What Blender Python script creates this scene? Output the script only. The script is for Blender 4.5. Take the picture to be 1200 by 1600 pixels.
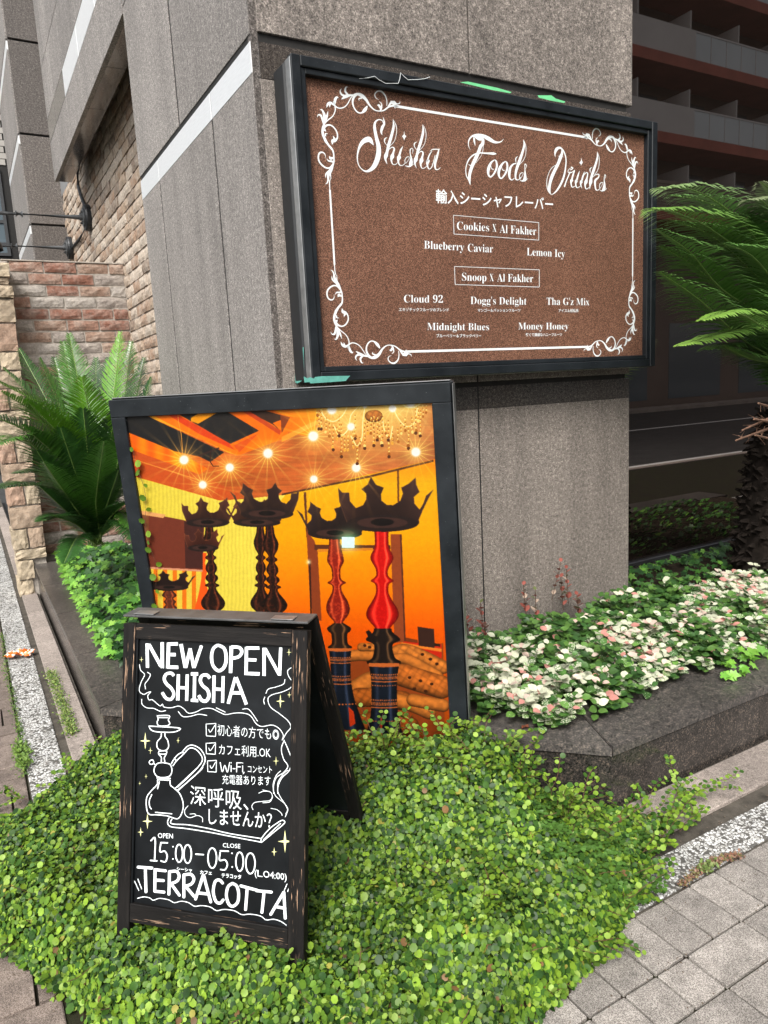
import bpy, bmesh, math, random
import numpy as np
from mathutils import Vector, Matrix
random.seed(7); rng = np.random.default_rng(7)
for _o in list(bpy.data.objects): bpy.data.objects.remove(_o)
SC = bpy.context.scene; COL = SC.collection
# ---------------------------------------------------------------- camera
F, PITCH, ROLL, YAW, EYE = 1134.1, 0.1708, -0.0531, 1.05857, 1.5
_fw = np.array([math.cos(YAW)*math.cos(PITCH), math.sin(YAW)*math.cos(PITCH), -math.sin(PITCH)])
_r = np.array([math.sin(YAW), -math.cos(YAW), 0.0]); _u = np.cross(_r, _fw)
_r2 = _r*math.cos(ROLL)+_u*math.sin(ROLL); _u2 = -_r*math.sin(ROLL)+_u*math.cos(ROLL)
cam = bpy.data.cameras.new('camera'); camo = bpy.data.objects.new('camera', cam); COL.objects.link(camo)
camo.matrix_world = Matrix(((_r2[0], _u2[0], -_fw[0], 0), (_r2[1], _u2[1], -_fw[1], 0), (_r2[2], _u2[2], -_fw[2], EYE), (0, 0, 0, 1)))
cam.sensor_fit = 'VERTICAL'; cam.sensor_height = 32.0; cam.lens = F/1600*32.0
cam.clip_start = 0.05; cam.clip_end = 400
SC.camera = camo
# ---------------------------------------------------------------- sky, sun, exposure
W = bpy.data.worlds.new('World'); SC.world = W; W.use_nodes = True
_nt = W.node_tree; _bg = _nt.nodes['Background']
_sky = _nt.nodes.new('ShaderNodeTexSky'); _sky.sky_type = 'NISHITA'; _sky.sun_disc = False
SUN_EL, SUN_ROT = math.radians(47), math.radians(-138)      # rotation clockwise from +Y
_sky.sun_elevation = SUN_EL; _sky.sun_rotation = SUN_ROT; _sky.dust_density = 5; _sky.air_density = 1.2
_hs = _nt.nodes.new('ShaderNodeHueSaturation'); _hs.inputs['Saturation'].default_value = 0.28
_nt.links.new(_sky.outputs[0], _hs.inputs['Color']); _nt.links.new(_hs.outputs[0], _bg.inputs[0])
_bg.inputs[1].default_value = 0.15
sl = bpy.data.lights.new('sun', 'SUN'); sl.energy = 2.0; sl.angle = math.radians(22); sl.color = (1, .965, .91)
slo = bpy.data.objects.new('sun', sl); COL.objects.link(slo)
_sd = Vector((math.sin(SUN_ROT)*math.cos(SUN_EL), math.cos(SUN_ROT)*math.cos(SUN_EL), math.sin(SUN_EL)))
slo.rotation_euler = _sd.to_track_quat('Z', 'Y').to_euler()
SC.view_settings.view_transform = 'Standard'; SC.view_settings.look = 'None'
SC.view_settings.exposure = 0.72; SC.view_settings.gamma = 1.0; SC.view_settings.use_curve_mapping = False
SC.cycles.max_bounces = 6; SC.cycles.transparent_max_bounces = 8
try: SC.cycles.use_denoising = True
except Exception: pass
# ---------------------------------------------------------------- measuring the place from the camera
CAMP = np.array([0, 0, EYE])
def ray(x, y): return _r2*(x-600)/F-_u2*(y-800)/F+_fw
def on(x, y, ax, val):
    d = ray(x, y); return CAMP+(val-CAMP[ax])/d[ax]*d
def onp(x, y, P, n):
    d = ray(x, y); return CAMP+(np.dot(n, P)-np.dot(n, CAMP))/np.dot(n, d)*d
def vec(*a): return np.array(a, float)
# ---------------------------------------------------------------- object helpers
class MB:
    def __init__(s): s.v = []; s.f = []; s.m = []
    def add(s, v, f, mi=0):
        b = len(s.v); s.v += [tuple(float(c) for c in p) for p in v]; s.f += [tuple(b+i for i in q) for q in f]; s.m += [mi]*len(f)
    def box(s, x0, x1, y0, y1, z0, z1, ch=0.0, mi=0):
        s.obox(vec(x0, y0, z0), vec(x1-x0, 0, 0), vec(0, y1-y0, 0), vec(0, 0, z1-z0), ch, mi)
    def obox(s, o, a, b, c, ch=0.0, mi=0):
        """box from corner o along edges a, b, c; ch chamfers every edge"""
        o, a, b, c = [np.array(q, float) for q in (o, a, b, c)]
        if np.dot(np.cross(a, b), c) < 0: o = o+a; a = -a
        if ch <= 0:
            P = [o, o+a, o+a+b, o+b, o+c, o+a+c, o+a+b+c, o+b+c]
            s.add(P, [(0, 3, 2, 1), (4, 5, 6, 7), (0, 1, 5, 4), (1, 2, 6, 5), (2, 3, 7, 6), (3, 0, 4, 7)], mi); return
        L = [np.linalg.norm(q) for q in (a, b, c)]
        ua, ub, uc = a/L[0], b/L[1], c/L[2]; ch = min(ch, *(l*.45 for l in L))
        idx = {}; V = []
        for i in (0, 1):
            for j in (0, 1):
                for k in (0, 1):
                    cr = o+a*i+b*j+c*k; sa, sb, sc = (1-2*i)*ua*ch, (1-2*j)*ub*ch, (1-2*k)*uc*ch
                    for ax, off in ((0, sb+sc), (1, sa+sc), (2, sa+sb)):
                        idx[(i, j, k, ax)] = len(V); V.append(cr+off)
        Fs = []
        for t in (0, 1):
            Fs.append([idx[(t, j, k, 0)] for j, k in ((0, 0), (1, 0), (1, 1), (0, 1))][::1 if t else -1])
            Fs.append([idx[(i, t, k, 1)] for i, k in ((0, 0), (0, 1), (1, 1), (1, 0))][::1 if t else -1])
            Fs.append([idx[(i, j, t, 2)] for i, j in ((0, 0), (1, 0), (1, 1), (0, 1))][::1 if t else -1])
        for p in (0, 1):
            for q in (0, 1):
                f = [idx[(0, p, q, 1)], idx[(1, p, q, 1)], idx[(1, p, q, 2)], idx[(0, p, q, 2)]]; Fs.append(f if (p ^ q) == 0 else f[::-1])
                f = [idx[(p, 0, q, 2)], idx[(p, 1, q, 2)], idx[(p, 1, q, 0)], idx[(p, 0, q, 0)]]; Fs.append(f if (p ^ q) == 0 else f[::-1])
                f = [idx[(p, q, 0, 0)], idx[(p, q, 1, 0)], idx[(p, q, 1, 1)], idx[(p, q, 0, 1)]]; Fs.append(f if (p ^ q) == 0 else f[::-1])
        for i in (0, 1):
            for j in (0, 1):
                for k in (0, 1):
                    f = [idx[(i, j, k, 0)], idx[(i, j, k, 1)], idx[(i, j, k, 2)]]
                    Fs.append(f if (i+j+k) % 2 == 1 else f[::-1])
        s.add(V, Fs, mi)
    def prism(s, poly, z0, z1, mi=0):
        n = len(poly); V = [(p[0], p[1], z0) for p in poly]+[(p[0], p[1], z1) for p in poly]
        ar = sum(poly[i][0]*poly[(i+1) % n][1]-poly[(i+1) % n][0]*poly[i][1] for i in range(n))
        Fs = [tuple(range(n))[::-1], tuple(range(n, 2*n))]+[(i, (i+1) % n, n+(i+1) % n, n+i) for i in range(n)]
        if ar < 0: Fs = [f[::-1] for f in Fs]
        s.add(V, Fs, mi)
    def tube(s, pts, rad, n=8, mi=0, cap=True):
        pts = [np.array(p, float) for p in pts]; m = len(pts)
        rad = [rad]*m if not hasattr(rad, '__len__') else rad
        V = []; up = vec(0.13, 0.21, 0.97)
        for i, p in enumerate(pts):
            t = pts[min(i+1, m-1)]-pts[max(i-1, 0)]; t = t/(np.linalg.norm(t)+1e-12)
            a = np.cross(t, up); a = a/(np.linalg.norm(a)+1e-9); b = np.cross(t, a); up = b if i == 0 else up
            for k in range(n):
                th = 2*math.pi*k/n; V.append(p+rad[i]*(a*math.cos(th)+b*math.sin(th)))
        Fs = [(i*n+k, (i+1)*n+k, (i+1)*n+(k+1) % n, i*n+(k+1) % n) for i in range(m-1) for k in range(n)]
        if cap: Fs += [tuple(range(n)), tuple(range((m-1)*n, m*n))[::-1]]
        s.add(V, Fs, mi)
    def lathe(s, base, prof, n=20, axis=(0, 0, 1), mi=0):
        ax = vec(*axis); ax /= np.linalg.norm(ax); r = vec(1, 0, 0) if abs(ax[0]) < .9 else vec(0, 1, 0)
        a = np.cross(ax, r); a /= np.linalg.norm(a); b = np.cross(ax, a); V = []; m = len(prof)
        for (rr, h) in prof:
            for k in range(n):
                th = 2*math.pi*k/n; V.append(np.array(base)+ax*h+rr*(a*math.cos(th)+b*math.sin(th)))
        Fs = [(i*n+k, i*n+(k+1) % n, (i+1)*n+(k+1) % n, (i+1)*n+k) for i in range(m-1) for k in range(n)]
        s.add(V, Fs+[tuple(range(n))[::-1], tuple(range((m-1)*n, m*n))], mi)
    def mesh(s, name, mats, org=(0, 0, 0), smooth=False):
        me = bpy.data.meshes.new(name)
        V = np.array(s.v, float)-np.array(org, float)
        me.from_pydata([tuple(p) for p in V], [], s.f)
        for m in (mats if isinstance(mats, (list, tuple)) else [mats]): me.materials.append(m)
        if any(s.m): me.polygons.foreach_set('material_index', s.m)
        if smooth: me.polygons.foreach_set('use_smooth', [True]*len(s.f))
        me.update(); return me
def worg(p):
    o = vec(0, 0, 0)
    while p is not None: o = o+np.array(p.location); p = p.parent
    return o
def obj(name, mb, mats, parent=None, org=None, smooth=False, label=None):
    """one mesh object; vertices given in world space"""
    po = worg(parent); org = po if org is None else np.array(org, float)
    me = mb.mesh(name, mats, org, smooth) if isinstance(mb, MB) else mb
    o = bpy.data.objects.new(name, me); COL.objects.link(o)
    o.parent = parent; o.location = tuple(org-po)
    if label: o['label'] = label
    return o
def thing(name, label, cat, loc=(0, 0, 0), group=None):
    o = bpy.data.objects.new(name, None); COL.objects.link(o); o.location = loc; o.empty_display_size = .1
    return tag(o, label, cat, group)
def tag(o, label=None, cat=None, group=None, kind=None):
    for k, v in (('label', label), ('category', cat), ('group', group), ('kind', kind)):
        if v: o[k] = v
    return o
def struct(name, mb, mats, parent=None, org=None, label=None, cat=None):
    o = obj(name, mb, mats, parent, org)
    if parent is None: o['kind'] = 'structure'
    if label: o['label'] = label
    if cat: o['category'] = cat
    return o
# ---------------------------------------------------------------- material helpers
class NB:
    def __init__(s, name):
        s.m = bpy.data.materials.new(name); s.m.use_nodes = True; s.t = s.m.node_tree; s.n = s.t.nodes; s.b = s.n['Principled BSDF']
        s.tc = s.n.new('ShaderNodeTexCoord')
    def l(s, a, b): s.t.links.new(a, b)
    def new(s, typ, **kw):
        n = s.n.new('ShaderNode'+typ)
        for k, v in kw.items():
            if k in n.inputs: 
                if hasattr(v, 'is_linked'): s.l(v, n.inputs[k])
                else: n.inputs[k].default_value = v
            else: setattr(n, k, v)
        return n
    def co(s, scale=(1, 1, 1), src='Object', rnd=False):
        mp = s.new('Mapping'); s.l(s.tc.outputs[src], mp.inputs[0]); mp.inputs['Scale'].default_value = scale
        if rnd:
            oi = s.new('ObjectInfo'); ad = s.new('VectorMath', operation='MULTIPLY_ADD')
            s.l(mp.outputs[0], ad.inputs[0]); ad.inputs[1].default_value = (1, 1, 1)
            cm = s.new('CombineXYZ'); mu = s.new('Math', operation='MULTIPLY'); s.l(oi.outputs['Random'], mu.inputs[0]); mu.inputs[1].default_value = 50
            s.l(mu.outputs[0], cm.inputs[0]); s.l(mu.outputs[0], cm.inputs[1]); s.l(cm.outputs[0], ad.inputs[2]); return ad.outputs[0]
        return mp.outputs[0]
    def noise(s, co, scale, detail=2, rough=.5, out='Fac'):
        n = s.new('TexNoise'); s.l(co, n.inputs['Vector']); n.inputs['Scale'].default_value = scale; n.inputs['Detail'].default_value = detail; n.inputs['Roughness'].default_value = rough
        return n.outputs[out]
    def voro(s, co, scale, feat='F1', out='Distance', rand=1):
        n = s.new('TexVoronoi'); n.feature = feat; s.l(co, n.inputs['Vector']); n.inputs['Scale'].default_value = scale; n.inputs['Randomness'].default_value = rand
        return n.outputs[out]
    def ramp(s, fac, stops, interp='LINEAR'):
        n = s.new('ValToRGB'); s.l(fac, n.inputs[0]); e = n.color_ramp; e.interpolation = interp
        while len(e.elements) < len(stops): e.elements.new(.5)
        for el, (p, c) in zip(e.elements, stops):
            el.position = p; el.color = (*c, 1) if hasattr(c, '__len__') else (c, c, c, 1)
        return n.outputs[0]
    def mix(s, fac, a, b, mode='MIX'):
        n = s.new('Mix'); n.data_type = 'RGBA'; n.blend_type = mode
        for v, i in ((fac, 0), (a, 6), (b, 7)):
            if hasattr(v, 'is_linked'): s.l(v, n.inputs[i])
            elif i == 0: n.inputs[0].default_value = v
            else: n.inputs[i].default_value = (*v, 1) if len(v) == 3 else v
        return n.outputs[2]
    def math(s, op, a, b=0.0):
        n = s.new('Math', operation=op)
        for v, i in ((a, 0), (b, 1)):
            if hasattr(v, 'is_linked'): s.l(v, n.inputs[i])
            else: n.inputs[i].default_value = v
        return n.outputs[0]
    def bump(s, h, strength=.3, dist=.01):
        n = s.new('Bump'); s.l(h, n.inputs['Height']); n.inputs['Strength'].default_value = strength; n.inputs['Distance'].default_value = dist
        s.l(n.outputs[0], s.b.inputs['Normal'])
    def set(s, col=None, rough=None, spec=None, metal=None, coat=None):
        for k, v in (('Base Color', col), ('Roughness', rough), ('Specular IOR Level', spec), ('Metallic', metal), ('Coat Weight', coat)):
            if v is None: continue
            if hasattr(v, 'is_linked'): s.l(v, s.b.inputs[k])
            elif k == 'Base Color': s.b.inputs[k].default_value = (*v, 1)
            else: s.b.inputs[k].default_value = v
        return s.m
def granite(name, dark, mid, light, scale=260, rough=.55, stain=.35, spec=.4, bump=.05, streak=0.0):
    b = NB(name); c = b.co(); c2 = b.co((1, 1, .35))
    f = b.noise(c, scale, 3, .75); g = b.noise(c, scale*.33, 2, .6)
    s1 = b.math('ADD', b.math('MULTIPLY', f, .72), b.math('MULTIPLY', g, .28))
    col = b.ramp(s1, [(.40, dark), (.475, mid), (.535, mid), (.60, light)])
    big = b.noise(c2, 1.6, 4, .6); fine = b.noise(c, 9, 4, .6)
    st = b.math('ADD', b.math('MULTIPLY', big, .65), b.math('MULTIPLY', fine, .35))
    col = b.mix(1.0, col, b.ramp(st, [(.32, 1-stain), (.68, 1.0+stain*.25)]), 'MULTIPLY')
    oi = b.new('ObjectInfo'); col = b.mix(1.0, col, b.ramp(oi.outputs['Random'], [(0, .88), (1, 1.08)]), 'MULTIPLY')
    if streak:
        c3 = b.co((9, 9, .45)); col = b.mix(streak, col, b.ramp(b.noise(c3, 1.0, 5, .65), [(.3, .35), (.58, 1.0)]), 'MULTIPLY')
    b.bump(s1, bump, .004)
    return b.set(col, rough, spec)
def plain(name, col, rough=.5, var=.15, scale=12, metal=0, spec=.5, bump=0, bscale=60):
    b = NB(name); c = b.co()
    n = b.noise(c, scale, 4, .6)
    cc = b.mix(1.0, col, b.ramp(n, [(.3, 1-var), (.7, 1+var*.5)]), 'MULTIPLY')
    if bump: b.bump(b.noise(c, bscale, 3, .6), bump, .004)
    return b.set(cc, rough, spec, metal)
# ================================================================ materials of the setting
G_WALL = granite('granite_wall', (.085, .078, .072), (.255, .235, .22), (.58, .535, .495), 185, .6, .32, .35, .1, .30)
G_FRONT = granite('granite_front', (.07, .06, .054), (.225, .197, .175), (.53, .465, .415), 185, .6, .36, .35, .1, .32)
G_POL = granite('granite_polished', (.018, .017, .016), (.07, .062, .055), (.19, .16, .14), 230, .12, .3, .9, .0)
G_COPE = granite('granite_coping', (.026, .024, .023), (.082, .075, .070), (.20, .17, .145), 130, .30, .5, .45, .08)
G_PLANT = granite('granite_planter', (.012, .011, .010), (.040, .036, .033), (.135, .105, .085), 130, .22, .5, .6, .03)
G_KERB = granite('granite_kerb', (.13, .11, .095), (.31, .265, .235), (.50, .43, .38), 260, .75, .35, .25, .1)
G_DARK = granite('granite_dark_pier', (.03, .027, .025), (.115, .10, .09), (.30, .27, .25), 150, .55, .3, .35, .05)
def _sheen():
    b = NB('sky_sheen_band'); c = b.co((3, 3, 60)); n = b.noise(c, 6, 3, .6)  # polished granite band; the reflected sky is put into its pale colour
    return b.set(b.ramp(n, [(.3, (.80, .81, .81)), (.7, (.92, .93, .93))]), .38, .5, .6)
SHEEN = _sheen()
SEAL = plain('joint_sealant', (.012, .011, .010), .8, .4, 30)
MORTAR = plain('mortar', (.36, .325, .285), .9, .4, 22, 0, .2, .5, 120)
def _paver(name, stops, stain=.4, spk=520):
    b = NB(name); c = b.co(rnd=True); w = b.co(src='Object')
    f = b.noise(c, spk, 2, .7); v = b.voro(c, 330)
    s = b.math('ADD', b.math('MULTIPLY', f, .75), b.math('MULTIPLY', v, .35))
    col = b.ramp(s, [(.36, stops[0]), (.5, stops[1]), (.62, stops[2])])
    oi = b.new('ObjectInfo'); col = b.mix(1.0, col, b.ramp(oi.outputs['Random'], [(0, .82), (1, 1.12)]), 'MULTIPLY')
    col = b.mix(1.0, col, b.ramp(b.noise(c, 14, 5, .65), [(.3, 1-stain), (.62, 1.05)]), 'MULTIPLY')
    b.bump(s, .35, .003); return b.set(col, .85, .25)
PAVER = _paver('paver_grey', [(.06, .054, .048), (.195, .176, .158), (.41, .378, .345)])
PAVER_BR = _paver('paver_brown', [(.045, .034, .028), (.13, .102, .085), (.27, .22, .19)])
def _terrazzo():
    b = NB('terrazzo_white_chips'); c = b.co((1, 1, 1))
    wob = b.new('VectorMath', operation='ADD'); nz = b.new('TexNoise'); b.l(c, nz.inputs['Vector']); nz.inputs['Scale'].default_value = 120
    sc = b.new('VectorMath', operation='SCALE'); b.l(nz.outputs['Color'], sc.inputs[0]); sc.inputs['Scale'].default_value = .008
    b.l(c, wob.inputs[0]); b.l(sc.outputs[0], wob.inputs[1])
    e = b.voro(wob.outputs[0], 88, 'DISTANCE_TO_EDGE'); n = b.new('TexVoronoi'); n.feature = 'F1'; b.l(wob.outputs[0], n.inputs['Vector']); n.inputs['Scale'].default_value = 88
    r = b.new('SeparateColor'); b.l(n.outputs['Color'], r.inputs[0])
    chip = b.ramp(r.outputs[0], [(.0, (.42, .41, .38)), (.35, (.62, .62, .60)), (1, (.86, .87, .86))])
    col = b.mix(b.ramp(e, [(.06, 0), (.14, 1)]), (.16, .15, .135), chip)
    col = b.mix(b.ramp(r.outputs[1], [(.18, 1), (.22, 0)]), col, (.12, .115, .105))
    col = b.mix(1.0, col, b.ramp(b.noise(c, 5, 5, .65), [(.3, .62), (.65, 1)]), 'MULTIPLY')
    b.bump(b.ramp(e, [(.0, 0), (.2, 1)]), .5, .004); return b.set(col, .7, .3)
TERR = _terrazzo()
SOIL = plain('soil', (.035, .026, .018), .95, .5, 30, 0, .1, .8, 90)
GUTTER = plain('gutter_dirt', (.085, .075, .062), .9, .55, 16, 0, .2, .6, 200)
ASPH = plain('asphalt', (.042, .042, .042), .85, .3, 3, 0, .3, .3, 200)
def _mossy():
    b = NB('jointing_sand'); c = b.co(); n = b.noise(c, 6, 4, .6)
    col = b.ramp(n, [(.4, (.022, .018, .014)), (.6, (.024, .026, .013)), (.72, (.035, .028, .022))]); b.bump(b.noise(c, 300, 2), .5, .004); return b.set(col, .95, .1)
JSAND = _mossy()

# ================================================================ ground
m = MB(); m.add([(-90, -90, -.13), (90, -90, -.13), (90, 90, -.13), (-90, 90, -.13)], [(0, 1, 2, 3)])
struct('ground', m, ASPH)
# road: two white lines run along it, seen again in the dark window
m = MB(); m.box(-60, 70, -14.0, -1.55, -.125, -.1); road = struct('road', m, ASPH)
WHITE = plain('road_paint', (.72, .72, .70), .7, .2, 4)
for y in (-2.15, -7.9):
    m = MB(); m.box(-60, 70, y-.08, y+.08, -.099, -.094); obj('painted_line', m, WHITE, road)
m = MB(); m.box(-60, 70, -15.5, -14.0, -.12, .02); m.box(-60, 70, -1.55, -1.4, -.12, .005)
struct('kerb', m, G_KERB)
# pavement bed with single pavers
m = MB(); m.prism([(-6, -1.4), (14, -1.4), (14, 1.262), (.9, 1.262), (.03, 2.0), (.03, 14), (-6, 14)], -.12, -.010)
pave = struct('pavement', m, JSAND)
def tile_mesh(w, d, h, mat, nm, seed):
    r = random.Random(seed); mb = MB(); mb.box(-w/2, w/2, -d/2, d/2, -h, 0, .0022)
    mb.v = [(x+r.uniform(-.0008, .0008), y+r.uniform(-.0008, .0008), z+r.uniform(-.0006, .0006)) for x, y, z in mb.v]
    return mb.mesh(nm, mat)
_tm = {}
def tile(x0, x1, y0, y1, mat, parent, gap=.0068, z=0.0, nm='paver'):
    w, d = round(x1-x0-gap, 3), round(y1-y0-gap, 3); k = (w, d, mat.name, random.randrange(3))
    if k not in _tm: _tm[k] = tile_mesh(w, d, .03, mat, nm, hash(k[:2]) & 255)
    o = bpy.data.objects.new(nm, _tm[k]); COL.objects.link(o); o.parent = parent
    o.location = ((x0+x1)/2, (y0+y1)/2, z+random.uniform(-.0015, .0015)); o.rotation_euler = (random.uniform(-.006, .006), random.uniform(-.006, .006), random.uniform(-.003, .003)); return o
P = .1148; X0 = 1.2155
def row(y0, y1, xa, xb, doubles=(), pitch=P, off=0.0):
    i = math.floor((xa-X0)/pitch)
    while X0+off+i*pitch < xb:
        a = X0+off+i*pitch
        if i in doubles: tile(a, a+2*pitch, y0, y1, PAVER, pave); i += 2
        else: tile(a, a+pitch, y0, y1, PAVER, pave); i += 1
row(1.092, 1.264, .55, 4.2); 
row(.972, 1.092, .55, 3.8, doubles=(2, 6, 9, 14, 19))
row(.738, .972, .6, 3.4, pitch=.2296); row(.618, .738, .3, 2.4, doubles=(0, 4)); row(.384, .618, .3, 2.4, pitch=.2296); row(.264, .384, .2, 1.8)
# brown pavers to the left of the white strip
yy = 1.40
ri = 0
while yy < 8.2:
    d = .1180 if ri % 3 else .236
    xx = .026; k = 0
    while xx > -.55:
        w = .236 if d < .2 else (.118 if (k+ri) % 2 else .236)
        if k == 0 and ri % 2: w = w*.5
        if not (yy < 2.25 and xx > .3): tile(xx-w, xx, yy, yy+d, PAVER_BR, pave)
        xx -= w; k += 1
    yy += d; ri += 1
# strips along the planter: gutter bed, white chip slabs, kerb stones
m = MB(); m.prism([(.03, 14), (.03, 2.2), (1.0, 1.2635), (14, 1.2635), (14, 1.66), (1.78, 1.66), (.33, 3.1), (.33, 14)], -.12, -.006)
struct('gutter', m, GUTTER)
def slab_run(name, mat, segs, z, ch=.003, label=None):
    base = None; r = []
    for (x0, x1, y0, y1, zz) in segs:
        mb = MB(); mb.box(x0, x1, y0, y1, -.08, z+zz, ch); r.append(mb)
    return r
wstrip = None
def strip(name, mat, segs, z, piece):
    global COL
    m0 = MB(); xs = [s[0] for s in segs]; ys = [s[2] for s in segs]
    m0.box(min(xs)+.01, max(s[1] for s in segs)-.01, min(ys)+.01, max(s[3] for s in segs)-.01, -.10, -.045)
    root = struct(name, m0, SOIL)
    for mb in slab_run(name, mat, segs, z): obj(piece, mb, mat, root)
segs = []; y = 2.3; L = .66; y = 3.02-L
while y < 12: segs.append((.034, .172, y+.002, y+L-.002, random.uniform(-.001, .002))); y += L
strip('chip_slab_strip', TERR, segs, .0, 'slab')
segs = []; x = 2.128-.66*2
while x < 8: segs.append((x+.002, x+.658, 1.270, 1.398, random.uniform(-.001, .002))); x += .66
strip('chip_slab_strip', TERR, segs, .0, 'slab')
segs = []; y = 2.75
while y < 12: segs.append((.208, .318, y+.002, y+.598, random.uniform(-.001, .002))); y += .6
strip('kerb_stones', G_KERB, segs, .006, 'kerb_stone')
segs = []; x = 1.3
while x < 8: segs.append((x+.002, x+.898, 1.462, 1.645, random.uniform(-.001, .002))); x += .9
strip('kerb_stones', G_KERB, segs, .006, 'kerb_stone')

# ================================================================ planter with chamfered corner
PA, PB = (.33, 3.10), (1.778, 1.651); ZC = .237
pl = thing('stone_planter', 'low dark granite planter wrapping the building corner with a cut-off corner', 'planter', (1.0, 2.4, 0))
def off_poly(d):   # outer line moved inwards by d
    k = d*math.tan(math.radians(22.5))
    return [(PA[0]+d, 9.0), (PA[0]+d, PA[1]+k), (PB[0]+k, PB[1]+d), (9.0, PB[1]+d)]
def quad_slab(mb, a, b, c, d_, z0, z1): mb.prism([a, b, c, d_], z0, z1)
O, I, I2 = off_poly(0), off_poly(.30), off_poly(.03)
CW = .33
def cope(mat, o0, o1, i1, i0, z0=ZC-.030, z1=ZC):
    mb = MB(); n = vec(0, 0, 0); mb.prism([o0, o1, i1, i0], z0, z1-.003)
    # thin eased top
    e = .003; cen = (np.array(o0)+o1+i1+i0)/4
    def sh(p): q = cen-np.array(p); return tuple(np.array(p)+q/np.linalg.norm(q)*e)
    mb.prism([sh(o0), sh(o1), sh(i1), sh(i0)], z1-.0031, z1); return obj('coping_slab', mb, mat, pl)
g = .0015
I = off_poly(CW)
cope(G_COPE, (O[1][0]+g, O[1][1]-g), (O[2][0]-g, O[2][1]+g), (I[2][0]-g, I[2][1]+g), (I[1][0]+g, I[1][1]-g))
y = O[1][1]; ye = I[1][1]
ys = [3.1, 3.86, 4.72, 5.55, 6.4]
for k in range(4):
    a, b_ = ys[k]+g, ys[k+1]-g
    cope(G_COPE, (O[0][0], b_), (O[0][0], a+g), (I[0][0], (I[1][1]+2*g) if k == 0 else a), (I[0][0], b_))
xs = [1.778, 2.62, 3.5, 4.4, 5.4, 6.6]
for k in range(5):
    a, b_ = xs[k]+g, xs[k+1]-g
    cope(G_COPE, (a+g, O[3][1]), (b_, O[3][1]), (b_, I[3][1]), ((I[2][0]+2*g) if k == 0 else a, I[3][1]))
# facing panels, set back a little under the coping
S = off_poly(.010)
def facing(p, q, z0=-.05, z1=ZC-.0365):
    p, q = vec(*p, 0), vec(*q, 0); d = (q-p)/np.linalg.norm(q-p); n = vec(-d[1], d[0], 0)
    mb = MB(); mb.obox(p+d*g+vec(0, 0, z0), q-p-2*d*g, n*.03, vec(0, 0, z1-z0), .0015); obj('facing_panel', mb, G_PLANT, pl)
facing(S[1], S[2]); 
for k in range(5): facing((max(xs[k], S[2][0]), S[3][1]), (xs[k+1], S[3][1]))
for k in range(4): facing((S[0][0], ys[k+1]), (S[0][0], max(ys[k], S[1][1])))
Ic = off_poly(.05)
mb = MB(); mb.prism([(Ic[0][0], 6.38), Ic[1], Ic[2], (6.6, Ic[3][1]), (6.6, 3.34), (1.2, 3.34), (1.2, 6.38)], -.06, ZC-.036); obj('core', mb, SEAL, pl)
mb = MB(); Is = off_poly(CW+.002); mb.prism([(Is[0][0], 6.36), Is[1], Is[2], (6.5, Is[3][1]), (6.5, 3.32), (1.3, 3.32), (1.3, 6.36)], ZC-.030, ZC-.006); obj('soil_bed', mb, SOIL, pl)

# ================================================================ granite corner pier of the building
PX, PY, PR, PE = 1.05, 2.65, 2.975, 4.52      # left face x, front face y, right end x, rear end y
T = .03; GP = .012
bp = thing('building_corner', 'wide granite-clad corner pier of the building with recessed joints', 'building', (PX, PY, 0))
mb = MB(); mb.box(PX+.0025, PR-.004-T, PY+.0025, 4.5, .0, 6.2); obj('core', mb, SEAL, bp)
def panelX(y0, y1, z0, z1, mat=G_WALL, t=.0115, x=PX, d=0.0, par=None, nm='wall_panel'):
    mb = MB(); mb.box(x-d, x+t, y0, y1, z0, z1, .0008); return obj(nm, mb, mat, par or bp)
def panelY(x0, x1, z0, z1, mat=G_FRONT, t=T, d=0.0):
    mb = MB(); mb.box(x0, x1, PY-d, PY+t, z0, z1, .0018); return obj('wall_panel', mb, mat, bp)
ZG, ZB, ZL, JL = 2.735, 2.615, 2.632, .010      # groove and lower edge of the trim band
j = .0042
CG = .035                  # open corner groove
YJ = [PY+.004, 3.15, 4.09, PE]
# left face
for a, b_ in zip(YJ[:-1], YJ[1:]):
    panelX(a+(JL if a > 3 else j), b_-JL, 1.47, ZL-.002); panelX(a+(JL if a > 3 else j), b_-JL, .1, 1.35)
    mb = MB(); mb.box(PX, PX+.0115, a+j, b_-j, ZL, ZG, .001); obj('trim_band', mb, SHEEN, bp, label='polished granite trim band on the left face with sky sheen put into its colour')
    mb = MB(); mb.box(PX, PX+.0115, a+j, b_-j, 1.352, 1.46, .001); obj('trim_band', mb, G_POL, bp)
for a, b_ in ((YJ[0], 3.63-JL), (3.63+JL, PE)): panelX(a+j, b_-j, ZG+.022, 3.64, d=.001); panelX(a+j, b_-j, 3.648, 5.0, d=.001)
mb = MB(); mb.box(PX+.0015, PX+.028, PY+.0015, PY+.03, .1, 5.2); obj('corner_strip', mb, G_DARK, bp)
# front face
for a, b_ in ((PX+.022, 2.006), (2.006, PR)):
    panelY(a+j, b_-j, .1, 1.378); panelY(a+j, b_-j, 1.50, ZB-.002); panelY(a+j, b_-j, ZG+.03, 3.9, d=.008)
    mb = MB(); mb.box(a+j, b_-j, PY, PY+T, 1.380, 1.478, .001); obj('trim_band', mb, G_POL, bp)
    mb = MB(); mb.box(a+j, b_-j, PY, PY+T, ZB, ZG, .001); obj('trim_band', mb, G_POL, bp)
    panelY(a+j, b_-j, 3.91, 5.2, d=.008)
# right return
for z0, z1 in ((.1, 1.48), (1.5, 2.72), (2.75, 5.2)):
    mb = MB(); mb.box(PR-T-.002, PR-.003, PY+T+.004, 3.3, z0, z1, .002); obj('wall_panel', mb, G_FRONT, bp)
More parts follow.
